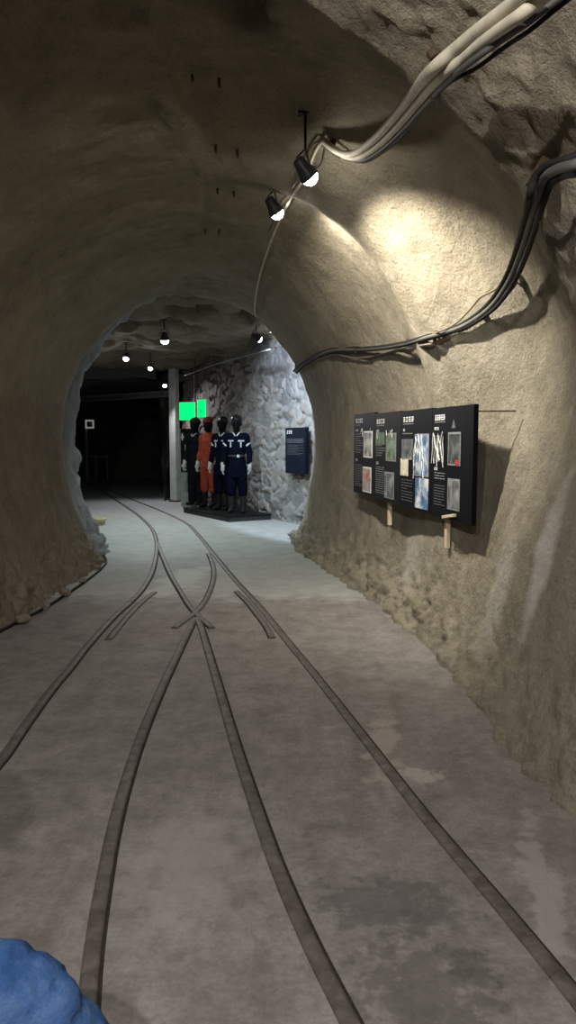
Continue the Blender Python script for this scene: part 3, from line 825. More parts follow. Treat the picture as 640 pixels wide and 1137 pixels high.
C3 = [('head', .10, .46, .065, .115, 4), ('text', .10, .44, .13, .15, 1), ('head', .10, .17, .185, .21, 1), ('text', .08, .42, .225, .25, 1),
      ('photo', .07, .45, .29, .50, 'grey', None), ('photo', .04, .30, .49, .67, 'ochre', None), ('photo', .50, .92, .24, .655, 'blue', 'greyprint'),
      ('film', .50, .97, .22, .66, 6), ('text', .06, .44, .70, .94, 8, 'dimprint'), ('photo', .54, .93, .67, .97, 'blue', None)]
C4 = [('head', .07, .34, .065, .112, 5), ('text', .07, .34, .123, .143, 1), ('head', .06, .19, .175, .20, 3), ('tri', .50, .60, .11, .19),
      ('photo', .05, .31, .25, .49, 'dark', None), ('film', .04, .32, .22, .50, 8), ('photo', .43, .73, .225, .515, 'dark', 'greyprint'), ('patch', .615, .70, .465, .505, 'redprint', 'red_mark'),
      ('head', .07, .17, .545, .57, 3), ('text', .08, .36, .585, .66, 3, 'greyprint'), ('text', .08, .36, .70, .90, 8, 'dimprint'), ('photo', .44, .73, .63, .905, 'grey', 'greyprint')]
pl = ['charcoal display panel with two white-bordered photos, farthest of the four on the right wall',
      'charcoal display panel with a green and a grey photo, second from the portal',
      'black display panel with bright blue photos under crumpled film, third from the portal',
      'black display panel with two thin-framed dark photos and a red mark, nearest of the four']
for i, (cc, mm) in enumerate(((C1, 'boardgrey'), (C2, 'boardgrey'), (C3, 'boardblack'), (C4, 'boardblack'))):
    p = PA + pd * (step * i); z = 0.945 - 0.006 * i + (0.01 if i == 0 else 0)
    panel((p.x, p.y, z), prz, M[mm], pl[i], cc, 11 + i, W=step)
pn = Vector((-pd.y, pd.x, 0))
if pn.x < 0: pn = -pn                                    # towards the wall
# wooden battens behind the boards and two thin rods to the wall
def batten(s, z0, z1, tilt, label, w=.045, t=.03):
    p = PA + pd * s + pn * .055
    bm = bmesh.new(); bbox(bm, (0, 0, (z0 + z1) / 2), (w, t, z1 - z0), Matrix.Rotation(tilt, 3, 'Y'), .003)
    o = from_bm('batten', bm, M['wood']); o.location = p; o.rotation_euler = (0, 0, prz)
    return tag(o, label, 'batten', 'wooden battens under the display panels')
batten(1.02, .72, 1.70, -.02, 'pale wooden batten sticking out below the second display panel')
batten(2.36, .70, 1.70, .0, 'shaded wooden batten sticking out below the nearest display panel')
bm = bmesh.new(); bbox(bm, (0, 0, 0), (.20, .03, .022), Matrix.Rotation(-.16, 3, 'Y'), .004)
o = from_bm('wood_ledge', bm, M['wood']); o.location = PA + pd * (step * 3.52) - pn * .012 + Vector((0, 0, .955)); o.rotation_euler = (0, 0, prz)
tag(o, 'short pale wooden ledge under the lower edge of the nearest display panel', 'ledge')
bm = bmesh.new(); tube(bm, [Vector((0, 0, 0)), pn * .24 + pd * .08], .006, 6)
o = from_bm('mounting_rod', bm, M['rust']); o.location = PA + pd * (step * 4 - .01) + pn * .02 + Vector((0, 0, 1.68))
tag(o, 'thin rusty rod holding the upper corner of the nearest display panel to the wall', 'rod')

# blue-black information board on the masonry wall
wd = (WB - WA).normalized(); wn = Vector((-wd.y, wd.x)); 
if wn.y > 0: wn = -wn                                     # out of the wall, towards the track
wrz = math.atan2(wd.y, wd.x)
def wall_at(px):
    k = (px - 320) / F / (math.cos(PITCH))
    # intersect the sight plane with the wall line
    s = (k * WA.y - WA.x) / (wd.x - k * wd.y); return WA + wd * s
a = wall_at(324) + wn * .13
z0 = atdepth(324, 525, a.y).z
CI = [('head', .08, .36, .06, .13, 3), ('text', .08, .90, .24, .34, 3, 'greyprint'), ('text', .10, .90, .37, .60, 8, 'dimprint')]
panel((a.x, a.y, z0), wrz, M['boardblue'], 'blue-black information board with a short white heading on the stone wall beside the portal', CI, 31, W=.72, H=.80, th=.07)

# ------------------------------------------------------------------ green exit signs, tall sign, post, beam
def exit_sign(px0, px1, py0, py1, Y, rz, label, lines):
    c = atdepth((px0 + px1) / 2, (py0 + py1) / 2, Y)
    w = (px1 - px0) / F * Y / max(.4, math.cos(rz)); h = (py1 - py0) / F * Y
    root = empty('exit_sign', c, rz, label, 'exit sign', 'green exit signs')
    bm = bmesh.new(); bbox(bm, (0, .04, 0), (w + .02, .07, h + .02), None, .006); from_bm('housing', bm, M['lampwhite'], root)
    bm = bmesh.new(); bbox(bm, (0, 0, 0), (w, .012, h), None, .004); from_bm('light_panel', bm, M['exit'], root)
    bm = bmesh.new()
    for x0, x1, zz, t in lines: bbox(bm, ((x0 + x1) / 2 * w, -.008, zz * h), ((x1 - x0) * w, .003, t * h))
    from_bm('marking', bm, M['exitdim'], root)
    return root
exit_sign(199, 217, 447, 466, 15.9, -.35, 'lit green exit sign, wider one beside the grey post', [(-.36, .30, .08, .05), (-.25, .34, -.14, .05), (-.30, .10, .30, .03)])
exit_sign(219, 229, 444, 463, 15.6, -.95, 'lit green exit sign, narrow angled one to the right of its pair', [(-.3, .3, .12, .05), (-.25, .05, -.15, .2), (.12, .3, -.2, .16), (-.2, .25, .3, .03)])
# hanger wires of the signs
for px, Y, lab in ((216.5, 15.9, 'thin dark hanger pipe above the wide green sign'),):
    a0 = atdepth(px, 446, Y); bm = bmesh.new(); tube(bm, [Vector((0, .05, 0)), Vector((0.0, .05, 3.2 - a0.z))], .02, 8)
    o = from_bm('hanger_pipe', bm, M['rust']); o.location = a0; tag(o, lab, 'pipe')
# tall narrow sign on a grey metal stand
c = onfloor(201, 562); cr = onfloor(218, 562)
tsw = (cr - c).length; th_ = atdepth(201, 476, c.y).z
root = empty('tall_sign', (c.x, c.y, 0), -.15, 'tall dark grey sign with white cross-shaped arrow and small white writing', 'sign')
bm = bmesh.new(); bbox(bm, (tsw / 2, .03, th_ * .72), (tsw, .05, th_ * .56), None, .004); from_bm('board', bm, M['boardgrey'], root)
bm = bmesh.new(); bbox(bm, (tsw / 2, .03, th_ * .22), (tsw * .98, .045, th_ * .44), None, .004); from_bm('stand', bm, M['steelgrey'], root)
bm = bmesh.new()
az = atdepth(203.5, 485, c.y).z
bbox(bm, (tsw * .16, -.002, az), (.025, .003, .16)); bbox(bm, (tsw * .17, -.002, az - .005), (tsw * .20, .003, .035)); bbox(bm, (tsw * .16, -.002, az + .0), (.05, .003, .07))
from_bm('arrow_mark', bm, M['white'], root)
bm = bmesh.new(); rnd = random.Random(5)
for k in range(10): glyphs(bm, tsw * .30, az - .22 - k * .06, .036, .042, rnd, y=.003, wt=.2)
bmesh.ops.translate(bm, vec=(0, 0, 0), verts=bm.verts)
from_bm('writing', bm, M['white'], root)
bm = bmesh.new(); bbox(bm, (.006, .03, th_ * .5), (.012, .056, th_)); from_bm('edge_strip', bm, M['reflect'], root)
# post
pb = onfloor(195, 557)
root = empty('post', (pb.x, pb.y, 0), -.6, 'grey painted square post standing at the mouth of the dark passage', 'post')
bm = bmesh.new(); bbox(bm, (0, 0, 1.62), (.20, .16, 3.24), None, .01); from_bm('shaft', bm, M['post'], root)
bm = bmesh.new(); bbox(bm, (0, 0, .02), (.26, .22, .04), None, .005); from_bm('foot_plate', bm, M['rust'], root)
# beam
b0 = atdepth(190, 437, pb.y + .1); b1 = Vector((-6.6, 21.3, b0.z))
bdv = (b1 - b0); bl = bdv.length
bm = bmesh.new(); hw = .075
for zz, hh, ww in ((.06, .025, .16), (-.06, .025, .16), (0, .12, .03)): bbox(bm, (bl / 2, 0, zz), (bl, ww, hh))
o = from_bm('steel_beam', bm, M['beam']); o.location = b0; o.rotation_euler = (0, 0, math.atan2(bdv.y, bdv.x))
tag(o, 'grey steel beam running level across the mouth of the dark passage', 'beam')

# ------------------------------------------------------------------ far passage items
fp = onfloor(97, 527); Yf = min(fp.y, 27.0); base = atdepth(97, 527, Yf); base.z = 0
root = empty('signpost', base, .2, 'small pale square sign on a thin post far back in the dark passage', 'sign')
sz_ = 9.5 / F * Yf
zc = atdepth(101, 471, Yf).z; xc = (101 - 97) / F * Yf
bm = bmesh.new(); tube(bm, [Vector((0, 0, 0)), Vector((0, 0, zc + .05))], .045, 8); from_bm('post', bm, M['post'], root, True)
bm = bmesh.new(); bbox(bm, (xc, -.06, zc), (sz_, .03, sz_), None, .004); from_bm('board', bm, M['signglow'], root)
bm = bmesh.new(); bbox(bm, (xc, -.077, zc), (sz_ * .62, .004, sz_ * .62)); bbox(bm, (xc - sz_ * .1, -.08, zc - sz_ * .02), (sz_ * .14, .004, sz_ * .5)); from_bm('pictogram', bm, M['beam'], root)
bm = bmesh.new(); bbox(bm, (xc + sz_ * .14, -.084, zc), (sz_ * .12, .004, sz_ * .3)); bbox(bm, (xc + sz_ * .14, -.084, zc), (sz_ * .32, .004, sz_ * .1)); from_bm('cross_mark', bm, M['white'], root)
root = empty('barrier', (base.x, base.y + .3, 0), 0, 'low dark barrier frame with a brown rope far back in the dark passage', 'barrier')
for px in (104.5, 117):
    x = (px - 97) / F * Yf; bm = bmesh.new(); tube(bm, [Vector((x, 0, 0)), Vector((x, 0, .95))], .03, 8); bbox(bm, (x, 0, .01), (.25, .25, .02)); from_bm('stanchion', bm, M['steelgrey'], root)
bm = bmesh.new(); x0, x1 = -.1, (120 - 97) / F * Yf
tube(bm, [Vector((x0 + (x1 - x0) * t / 8, 0, .93 - .05 * math.sin(PI * t / 8))) for t in range(9)], .02, 6); from_bm('rope', bm, M['wood'], root)
# plank beyond the portal on the left
pp = onfloor(115, 584)
bm = bmesh.new(); bbox(bm, (-.75, .16, .09), (1.5, .30, .05), None, .006)
root = empty('low_bench', (pp.x, pp.y, 0), .05, 'low pale wooden bench showing its end behind the left portal rock', 'bench')
from_bm('plank', bm, M['plank'], root)
for x in (-.06, -1.4):
    bm = bmesh.new(); bbox(bm, (x, .16, .033), (.08, .26, .066), None, .004); from_bm('block', bm, M['plank'], root)

# ------------------------------------------------------------------ rubble along the walls
def stone(p, r, label, group, seed, mat='rubble'):
    rnd = random.Random(seed)
    bm = bmesh.new(); bmesh.ops.create_icosphere(bm, subdivisions=3, radius=1)
    sq = Vector((rnd.uniform(.8, 1.3), rnd.uniform(.7, 1.1), rnd.uniform(.5, .8)))
    off = Vector((rnd.uniform(0, 50),) * 3)
    for v in bm.verts:
        c = v.co.copy(); k = 1 + fbm(c * 1.1 + off, 3) * .35
        cell = noise.voronoi(c * 1.3 + off)[0]; k += (cell[0] - .4) * .35
        v.co = Vector((c.x * sq.x, c.y * sq.y, c.z * sq.z)) * (r * k)
    mz = min(v.co.z for v in bm.verts)
    for v in bm.verts: v.co.z = v.co.z - mz - r * .08
    o = from_bm('rock', bm, M[mat]); o.location = p; o.rotation_euler = (0, 0, rnd.uniform(0, 6))
    return tag(o, label, 'rock', group)
for i, (px, py, r, lab) in enumerate([
        (379, 633, .055, 'fist-sized broken rock, largest at the foot of the right wall'),
        (366, 625, .035, 'small broken rock left of the largest rock by the right wall'),
        (389, 638, .030, 'small broken rock right of the largest rock by the right wall'),
        (352, 617, .045, 'broken rock by the right wall close to the portal'),
        (400, 647, .025, 'tiny broken rock by the right wall below the portal side of the panels'),
        (419, 661, .03, 'small broken rock by the right wall below the second panel'),
        (327, 598, .10, 'rounded rock lump at the corner of the right portal foot'),
        (487, 713, .018, 'pebble on the floor by the right wall below the nearest panel')]):
    stone(onfloor(px, py), r, lab, 'broken rocks along the right wall', 40 + i)
for i, (px, py, r, lab) in enumerate([
        (26, 692, .06, 'broken rock at the left wall foot by the left picture edge'),
        (50, 677, .045, 'broken rock at the left wall foot, second from the left picture edge'),
        (72, 663, .05, 'reddish broken rock at the left wall foot in the middle of the heap'),
        (92, 648, .04, 'broken rock at the left wall foot just before the portal'),
        (108, 632, .04, 'broken rock at the very corner of the left portal foot')]):
    stone(onfloor(px, py), r, lab, 'broken rocks along the left wall', 60 + i)

# ------------------------------------------------------------------ figures
def remeshed(bm, voxel, smooth=4):
    me = bpy.data.meshes.new('tmp'); bmesh.ops.recalc_face_normals(bm, faces=bm.faces); bm.to_mesh(me); bm.free()
    o = bpy.data.objects.new('tmp', me); COL.objects.link(o)
    r = o.modifiers.new('r', 'REMESH'); r.mode = 'VOXEL'; r.voxel_size = voxel
    s = o.modifiers.new('s', 'SMOOTH'); s.iterations = smooth; s.factor = .5
    bpy.context.view_layer.update()
    dg = bpy.context.evaluated_depsgraph_get()
    out = bpy.data.meshes.new_from_object(o.evaluated_get(dg))
    bpy.data.objects.remove(o); bpy.data.meshes.remove(me)
    return out
def limb(bm, pts, n=14, per=5):
    """pts: list of (Vector, radius) or (Vector, rx, ry); smooth tapered tube with round ends"""
    P_ = [Vector(p[0]) for p in pts]; R_ = [p[1] for p in pts]
    path = catmull(P_, per)
    rr = catmull([Vector((r, 0, 0)) for r in R_], per); rr = [q.x for q in rr]
    # rounded ends
    t0 = (path[0] - path[1]).normalized(); t1 = (path[-1] - path[-2]).normalized()
    path = [path[0] + t0 * rr[0] * .8] + path + [path[-1] + t1 * rr[-1] * .8]
    rr = [rr[0] * .35] + rr + [rr[-1] * .35]
    sweep(bm, path, circ(1, n), scales=rr)
def trunk(bm, secs, n=20):
    """secs: (z, cy, rx, ry) horizontal ellipses"""
    rings = []
    for z, cy, rx, ry in secs:
        rings.append([bm.verts.new((rx * math.cos(2 * PI * k / n), cy + ry * math.sin(2 * PI * k / n), z)) for k in range(n)])
    for a, b in zip(rings, rings[1:]):
        for k in range(n): bm.faces.new((a[k], a[(k + 1) % n], b[(k + 1) % n], b[k]))
    bm.faces.new(rings[0][::-1]); bm.faces.new(rings[-1])
def head_bm(c, s=1.0, bm=None):
    """head facing -Y with brow, nose, lips, chin and ears"""
    bm = bm or bmesh.new()
    r = bmesh.ops.create_uvsphere(bm, u_segments=28, v_segments=20, radius=1)
    for v in r['verts']:
        x, y, z = v.co
        rx, ry, rz = .076, .098, .118
        jaw = max(0, -z)
        X = x * rx * (1 - .30 * jaw ** 1.5); Y = y * ry * (1 - .10 * jaw); Z = z * rz
        if y < 0: Y -= .012 * jaw
        v.co = Vector((X, Y, Z))
    def ball(p, sc, seg=10):
        q = bmesh.ops.create_uvsphere(bm, u_segments=seg, v_segments=8, radius=1)
        for v in q['verts']: v.co = Vector((v.co.x * sc[0] + p[0], v.co.y * sc[1] + p[1], v.co.z * sc[2] + p[2]))
        r['verts'].extend(q['verts'])
    ball((0, -.100, -.012), (.013, .02, .026)); ball((0, -.108, -.026), (.016, .015, .011))     # nose
    ball((0, -.090, .022), (.05, .016, .012))                                                   # brow
    ball((0, -.094, -.058), (.024, .014, .007)); ball((0, -.092, -.070), (.021, .014, .008))    # lips
    ball((0, -.086, -.098), (.024, .02, .016))                                                  # chin
    for sx in (-1, 1): ball((sx * .078, .008, -.004), (.010, .02, .032))                        # ears
    for v in r['verts']: v.co = v.co * s + Vector(c)
    return bm
def hand_bm(bm, wrist, dirn, thumb, palm_n, s=1.0, curl=.5):
    """relaxed hand: palm, four bent fingers, thumb from the side"""
    d = dirn.normalized(); tv = (thumb - d * thumb.dot(d)).normalized(); pn_ = palm_n.normalized()
    W = wrist
    limb(bm, [(W, .026 * s), (W + d * .04 * s + tv * .008 * s, .034 * s), (W + d * .085 * s, .034 * s)], 10, 3)
    for k, (o, L) in enumerate(((.027, .068), (.009, .078), (-.010, .072), (-.027, .056))):
        b = W + d * .085 * s + tv * o * s
        p1 = b + d * L * .5 * s + pn_ * .006 * s
        p2 = p1 + (d * (1 - curl) + pn_ * curl).normalized() * L * .5 * s
        limb(bm, [(b - d * .02 * s, .0105 * s), (p1, .0098 * s), (p2, .008 * s)], 8, 3)
    b = W + d * .03 * s + tv * .025 * s
    limb(bm, [(b, .014 * s), (b + (d * .6 + tv * .8).normalized() * .04 * s, .012 * s), (b + (d * .8 + tv * .65 + pn_ * .2).normalized() * .075 * s, .009 * s)], 8, 3)

def mannequin(loc, rz, suit, boots, label, cap, arm_dx=0.0, scale=1.0, tape=True, collar=True, belt=False, wide=1.0, hem=None, turn=0.0, longjacket=False):
    root = empty('mannequin', loc, rz, label, 'mannequin', 'dressed miner mannequins on the plinth')
    root.scale = (scale,) * 3
    w = wide
    # black body: head, neck, core under the clothes: one surface
    bm = head_bm((0, -.012, 1.665), 1.16)
    limb(bm, [((0, .012, 1.38), .07), ((0, .012, 1.50), .064), ((0, 0, 1.60), .062)])
    trunk(bm, [(.92, 0, .12, .09), (1.1, 0, .12, .085), (1.35, 0, .14, .09), (1.46, .005, .10, .07)])
    me = remeshed(bm, .010, 3); link('body', me, M['mask'], root, True)
    S_ = {}
    for s in (-1, 1):
        sh = Vector((s * .175 * w, .005, 1.41)); el = Vector((s * (.255 * w + arm_dx), .02, 1.14)); wr = Vector((s * (.275 * w + arm_dx), -.06, .90))
        S_[s] = (sh, el, wr)
    bm = bmesh.new()
    trunk(bm, [(.80 if not longjacket else .66, 0, .178 * w, .128), (.92, 0, .182 * w, .132), (1.05, 0, .168 * w, .124), (1.2, -.005, .182 * w, .132), (1.34, 0, .19 * w, .128), (1.44, .01, .135 * w, .10), (1.505, .012, .07, .066)])
    for s in (-1, 1):
        sh, el, wr = S_[s]
        limb(bm, [(Vector((s * .10 * w, .005, 1.40)), .075), (sh, .082), ((sh + el) / 2, .068), (el, .060), ((el + wr) / 2, .056), (wr, .048)])
    me = remeshed(bm, .014, 3)
    for v in me.vertices:
        q = v.co; v.co = q + v.normal * (fbm(Vector((q.x * 6, q.y * 6, q.z * 9)) + Vector(loc), 3) * .012)
    link('jacket', me, M[suit], root, True)
    bm = bmesh.new()
    trunk(bm, [(.76, 0, .13, .11), (.86, 0, .17 * w, .125), (.99, 0, .165 * w, .12)])
    bot = .34 if boots != 'shoes' else .10
    for s in (-1, 1):
        limb(bm, [(Vector((s * .085, 0, .86)), .110), (Vector((s * .098, -.005, .66)), .102), (Vector((s * .106, 0, .50)), .094), (Vector((s * .112, .005, bot)), .086)])
    me = remeshed(bm, .014, 3)
    for v in me.vertices:
        q = v.co; v.co = q + v.normal * (fbm(Vector((q.x * 6, q.y * 6, q.z * 8)) + Vector(loc), 3) * .012)
    link('trousers', me, M[suit], root, True)
    for s in (-1, 1):
        bm = bmesh.new(); x = s * .113
        if boots != 'shoes': limb(bm, [(Vector((x, .01, .40)), .070), (Vector((x, .012, .22)), .060), (Vector((x, .012, .07)), .052)])
        else: limb(bm, [(Vector((x, .012, .14)), .048), (Vector((x, .012, .07)), .048)])
        limb(bm, [(Vector((x, .035, .045)), .045), (Vector((x + s * .008, -.05, .045)), .048), (Vector((x + s * .018, -.14, .036)), .036)])
        for v in bm.verts: v.co.z = max(v.co.z, 0.0)
        me = remeshed(bm, .009, 2); mz = min(v.co.z for v in me.vertices)
        for v in me.vertices: v.co.z -= mz
        link('boot' if boots != 'shoes' else 'shoe', me, M['boot' if boots != 'grey' else 'bootgrey'], root, True)
        sh, el, wr = S_[s]
        bm = bmesh.new(); hand_bm(bm, wr + Vector((0, -.012, -.02)), Vector((0, -.22, -1)), Vector((0, -1, -.1)), Vector((-s, 0, 0)), 1.08, .35)
        limb(bm, [(wr + Vector((0, .006, .03)), .046), (wr + Vector((0, -.014, -.03)), .040)], 12, 3)
        me = remeshed(bm, .006, 1); link('glove', me, M['glove'], root, True)
    if cap == 'beret':
        bm = bmesh.new(); r = bmesh.ops.create_uvsphere(bm, u_segments=20, v_segments=12, radius=1)
        for v in bm.verts: v.co = Vector((v.co.x * .105, v.co.y * .125, v.co.z * .075 + .02 * v.co.y)) + Vector((-.006, 0, 1.755))
        from_bm('cap', bm, M['cap_red'], root, True)
    elif cap == 'helmet':
        bm = bmesh.new(); n = 22; rings = []
        for z, rr in ((0, 1.0), (.008, 1.22), (.016, 1.0), (.06, .94), (.095, .74), (.118, .42), (.124, .12)):
            rings.append([bm.verts.new((.104 * rr * math.cos(2 * PI * k / n), .128 * rr * math.sin(2 * PI * k / n) - (.02 if rr > 1.1 and math.sin(2 * PI * k / n) < 0 else 0), z + 1.70)) for k in range(n)])
        for a, b in zip(rings, rings[1:]):
            for k in range(n): bm.faces.new((a[k], a[(k + 1) % n], b[(k + 1) % n], b[k]))
        bm.faces.new(rings[-1]); h = from_bm('helmet', bm, M['cap_black'], root, True)
        bm = bmesh.new(); bbox(bm, (-.012, -.128, 1.765), (.012, .008, .03), Matrix.Rotation(.5, 3, 'Y')); bbox(bm, (.012, -.128, 1.77), (.010, .008, .035)); bbox(bm, (.0, -.128, 1.752), (.035, .008, .01))
        from_bm('emblem', bm, M['white'], h)
    elif cap == 'hood':
        bm = bmesh.new(); r = bmesh.ops.create_uvsphere(bm, u_segments=20, v_segments=14, radius=1)
        for v in bm.verts: v.co = Vector((v.co.x * .099, v.co.y * .125 + .004, max(-.35, v.co.z) * .095)) + Vector((0, -.008, 1.735))
        from_bm('cap', bm, M['cap_black'], root, True)
    def strip(pts, wd_, surf_y, nm='reflective_strip', mat='reflect'):
        """tape that follows the chest: pts in (x,z), pushed onto the jacket"""
        bm = bmesh.new(); jk = [c for c in root.children if c.name.startswith('jacket')][0]
        bv = BVHTree.FromPolygons([v.co.copy() for v in jk.data.vertices], [tuple(p.vertices) for p in jk.data.polygons])
        path = []
        (xa, za), (xb, zb) = pts
        for k in range(7):
            t = k / 6; x, z = xa + (xb - xa) * t, za + (zb - za) * t
            loc_, n_, i_, d_ = bv.ray_cast(Vector((x, -.6, z)), Vector((0, 1, 0)))
            if loc_ is None: continue
            path.append(loc_ + Vector((0, -.004, 0)))
        if len(path) < 2: return
        sweep(bm, path, [(-wd_ / 2, -.003), (wd_ / 2, -.003), (wd_ / 2, .003), (-wd_ / 2, .003)], up=Vector((0, -1, 0)))
        from_bm(nm, bm, M[mat], root)
    if tape:
        for s in (-1, 1):
            cx = s * .105 * w
            strip(((cx - .055, 1.345), (cx + .055, 1.345)), .026, 0); strip(((cx, 1.325), (cx, 1.225)), .026, 0)
            strip(((s * .205 * w, 1.25), (s * .275 * w, 1.31)), .03, 0)
    if collar:
        for s in (-1, 1):
            strip(((s * .012, 1.435), (s * .062, 1.50)), .022, 0, 'collar_flap', 'collar')
    if belt:
        bm = bmesh.new(); n = 28; rr = []
        for z in (1.045, 1.085):
            rr.append([bm.verts.new(((.168 * w + .012) * math.cos(2 * PI * k / n), (.124 + .014) * math.sin(2 * PI * k / n), z)) for k in range(n)])
        for k in range(n): bm.faces.new((rr[0][k], rr[0][(k + 1) % n], rr[1][(k + 1) % n], rr[1][k]))
        b = from_bm('belt', bm, M['belt'], root, True); md = b.modifiers.new('t', 'SOLIDIFY'); md.thickness = .006
        bm = bmesh.new(); bbox(bm, (.05, -.15, 1.062), (.05, .02, .05), None, .004); from_bm('buckle', bm, M['reflect'], b)
    return root
# plinth
c0, c1_, c2_ = onfloor(203, 569), onfloor(254, 580), onfloor(297, 576)
e1 = (c1_ - c0); e1n = e1.normalized(); e2n = Vector((-e1n.y, e1n.x, 0)); 
if e2n.x < 0: e2n = -e2n
dep = (c2_ - c1_).dot(e2n)
L1_ = e1.length
rzp = math.atan2(e1n.y, e1n.x)
plz = .11
root = empty('plinth', c0 + e1 / 2 + e2n * dep / 2, rzp, 'low dark plinth carrying the four dressed mannequins by the stone wall', 'plinth')
bm = bmesh.new(); bbox(bm, (0, 0, plz / 2 - .005), (L1_ - .03, dep - .03, plz - .01)); from_bm('base', bm, M['plinth'], root)
bm = bmesh.new(); bbox(bm, (0, 0, plz - .009), (L1_, dep, .018), None, .003); from_bm('top_board', bm, M['boardgrey'], root)
print('plinth', c0, c1_, c2_, dep, L1_)
def on_plinth(px, py): 
    p = onfloor(px, py, plz); p.z = plz; return p
def face(deg): return math.radians(deg)
mannequin(on_plinth(218, 561.0), face(-35), 'charcoal', 'shoes', 'mannequin in a black suit and shoes, farthest left on the plinth', 'hood', tape=False, collar=True, scale=1.02, wide=.9)
mannequin(on_plinth(232.5, 563.0), face(-30), 'orange', 'boots', 'mannequin in an orange-red coverall with a dark red cap', 'beret', tape=False, collar=False, scale=1.02, wide=.82)
mannequin(on_plinth(248, 566.0), face(-24), 'navy', 'boots', 'mannequin in navy workwear with a helmet badge, partly hidden behind the front one', 'helmet', scale=1.02, wide=.88, longjacket=True)
mannequin(on_plinth(263.5, 569.0), face(-5), 'navy', 'grey', 'mannequin in navy workwear with a belt, front right on the plinth', 'hood', belt=True, scale=1.02, wide=.92, longjacket=True)

# ------------------------------------------------------------------ seated visitor: only a denim knee reaches into the picture
kn = onfloor(14, 1112, 0.56)
bench_y = kn.y - .02
root = empty('person', (kn.x - .52, bench_y, 0), 0, 'person in blue jeans whose bent knee reaches in at the lower left', 'person')
def L(p): return Vector(p) - Vector(root.location)
K1 = L((kn.x, kn.y, .56)); H1 = L((kn.x - .46, kn.y + .01, .57)); A1 = L((kn.x + .42, kn.y - .06, .12))
K2 = L((kn.x + .02, kn.y - .24, .54)); H2 = L((kn.x - .46, kn.y - .19, .57)); A2 = L((kn.x + .14, kn.y - .27, .12))
HC = (H1 + H2) / 2
bm = bmesh.new()
# body under the clothes (neck, head, forearms continuous)
hb = head_bm((0, 0, 0))
for v in hb.verts:                                     # turn to face +X
    v.co = Vector((-v.co.y, v.co.x, v.co.z)) + HC + Vector((.05, 0, .72))
hm = bpy.data.meshes.new('t'); hb.to_mesh(hm); hb.free(); bm.from_mesh(hm); bpy.data.meshes.remove(hm)
limb(bm, [(HC + Vector((0, 0, .50)), .06), (HC + Vector((.02, 0, .58)), .055), (HC + Vector((.04, 0, .66)), .052)])
limb(bm, [(HC + Vector((0, 0, .02)), .12), (HC + Vector((-.03, 0, .25)), .12), (HC + Vector((0, 0, .46)), .10)])
for s, kx in ((1, K1), (-1, K2)):
    sh = HC + Vector((0, s * .19, .44)); el = HC + Vector((.06, s * .25, .17)); wr = HC + Vector((.17, s * .12, .12))
    limb(bm, [(sh, .05), (el, .04), (wr, .027)])
    hand_bm(bm, wr + Vector((.01, 0, 0)), Vector((1, -s * .3, -.15)), Vector((0, -s, .3)), Vector((0, 0, -1)), 1.0, .4)
link('body', remeshed(bm, .007, 2), M['skin'], root, True)
bm = bmesh.new()
limb(bm, [(HC + Vector((0, 0, .0)), .15), (HC + Vector((-.03, 0, .22)), .15), (HC + Vector((-.01, 0, .38)), .15), (HC + Vector((0, 0, .46)), .10)])
for s in (1, -1):
    sh = HC + Vector((0, s * .17, .42)); el = HC + Vector((.06, s * .25, .17)); wr = HC + Vector((.15, s * .14, .13))
    limb(bm, [(HC + Vector((0, s * .08, .42)), .085), (sh, .078), (el, .058), (wr, .042)])
link('jersey', remeshed(bm, .014, 3), M['jacket'], root, True)
bm = bmesh.new()
limb(bm, [(HC + Vector((-.02, -.10, .03)), .14), (HC + Vector((-.02, .10, .03)), .14)])
for h, k, a in ((H1, K1, A1), (H2, K2, A2)):
    limb(bm, [(h, .10), ((h + k) / 2 + Vector((0, 0, .012)), .094), (k + Vector((-.05, 0, .008)), .088), (k + Vector((.015, 0, -.02)), .085), (k * .75 + a * .25, .080), ((k + a) / 2, .078), (a, .070)], 18, 7)
me = remeshed(bm, .010, 3)
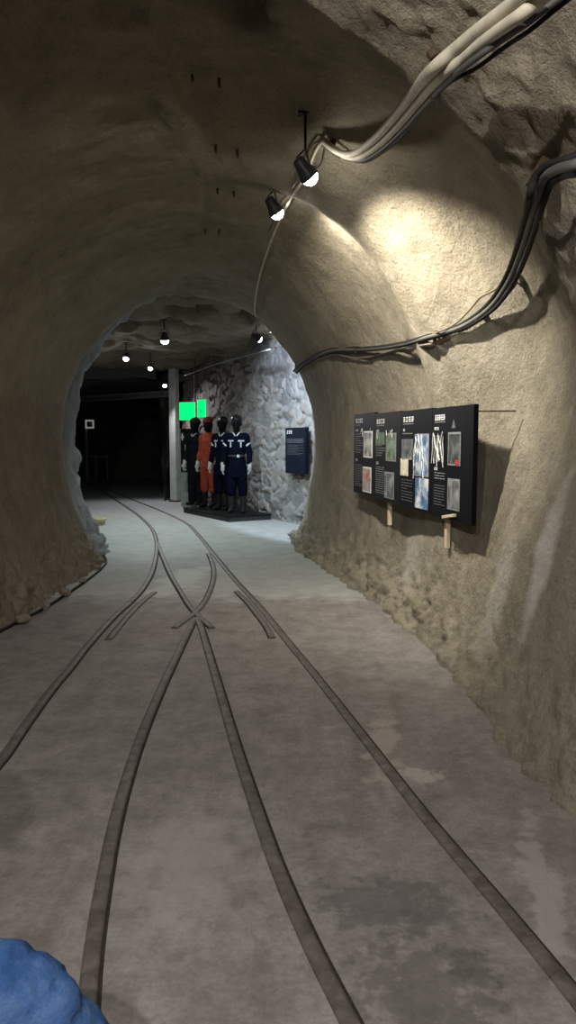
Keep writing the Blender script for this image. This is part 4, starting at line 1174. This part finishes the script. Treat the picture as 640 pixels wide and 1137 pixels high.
for v in me.vertices:
    q = v.co; dk = (q - K1).length
    wr_ = math.exp(-(dk / .16) ** 2)
    v.co = q + v.normal * (fbm(q * 7, 3) * .008 + wr_ * (fbm(Vector((q.x * 30, q.y * 9, q.z * 16)), 3) * .013))
link('jeans', me, M['denim'], root, True)
for a, k in ((A1, K1), (A2, K2)):
    bm = bmesh.new(); g = Vector((a.x, a.y, 0))
    limb(bm, [(g + Vector((0, 0, .11)), .05), (g + Vector((.0, 0, .06)), .048)])
    limb(bm, [(g + Vector((-.04, 0, .042)), .042), (g + Vector((.07, 0, .045)), .046), (g + Vector((.16, 0, .036)), .036)])
    me = remeshed(bm, .008, 2); mz = min(v.co.z for v in me.vertices)
    for v in me.vertices: v.co.z -= mz
    link('shoe', me, M['shoe'], root, True)
bm = bmesh.new(); bmesh.ops.create_uvsphere(bm, u_segments=24, v_segments=14, radius=1)
for v in bm.verts: v.co = Vector((v.co.x * .103 - .012, v.co.y * .088, max(-.2, v.co.z) * .115 + .03)) + HC + Vector((.05, 0, .72))
from_bm('hair', bm, M['hair'], root, True)
for sy in (-1, 1):
    bm = bmesh.new(); bmesh.ops.create_uvsphere(bm, u_segments=14, v_segments=10, radius=1)
    for v in bm.verts: v.co = Vector((v.co.x * .011, v.co.y * .015, v.co.z * .008)) + HC + Vector((.05 + .086, sy * .031, .723))
    from_bm('eye', bm, M['white'], root, True)
# bench under the visitor
bx = root.location
broot = empty('bench', (bx.x + HC.x - .02, bx.y + HC.y, 0), 0, 'plain wooden bench under the person in blue jeans', 'bench')
bm = bmesh.new(); bbox(bm, (0, 0, .425), (.36, .95, .04), None, .006); from_bm('seat', bm, M['plank'], broot)
for s in (-1, 1):
    bm = bmesh.new(); bbox(bm, (0, s * .38, .2025), (.30, .05, .405), None, .004); from_bm('leg', bm, M['plank'], broot)

# ------------------------------------------------------------------ world
w = bpy.data.worlds.new('world'); S.world = w; w.use_nodes = True
w.node_tree.nodes['Background'].inputs[0].default_value = (0.02, 0.02, 0.022, 1)
w.node_tree.nodes['Background'].inputs[1].default_value = 0.3
S.cycles.max_bounces = 6; S.cycles.diffuse_bounces = 4
S.cycles.use_denoising = True
S.cycles.sample_clamp_indirect = 4.0
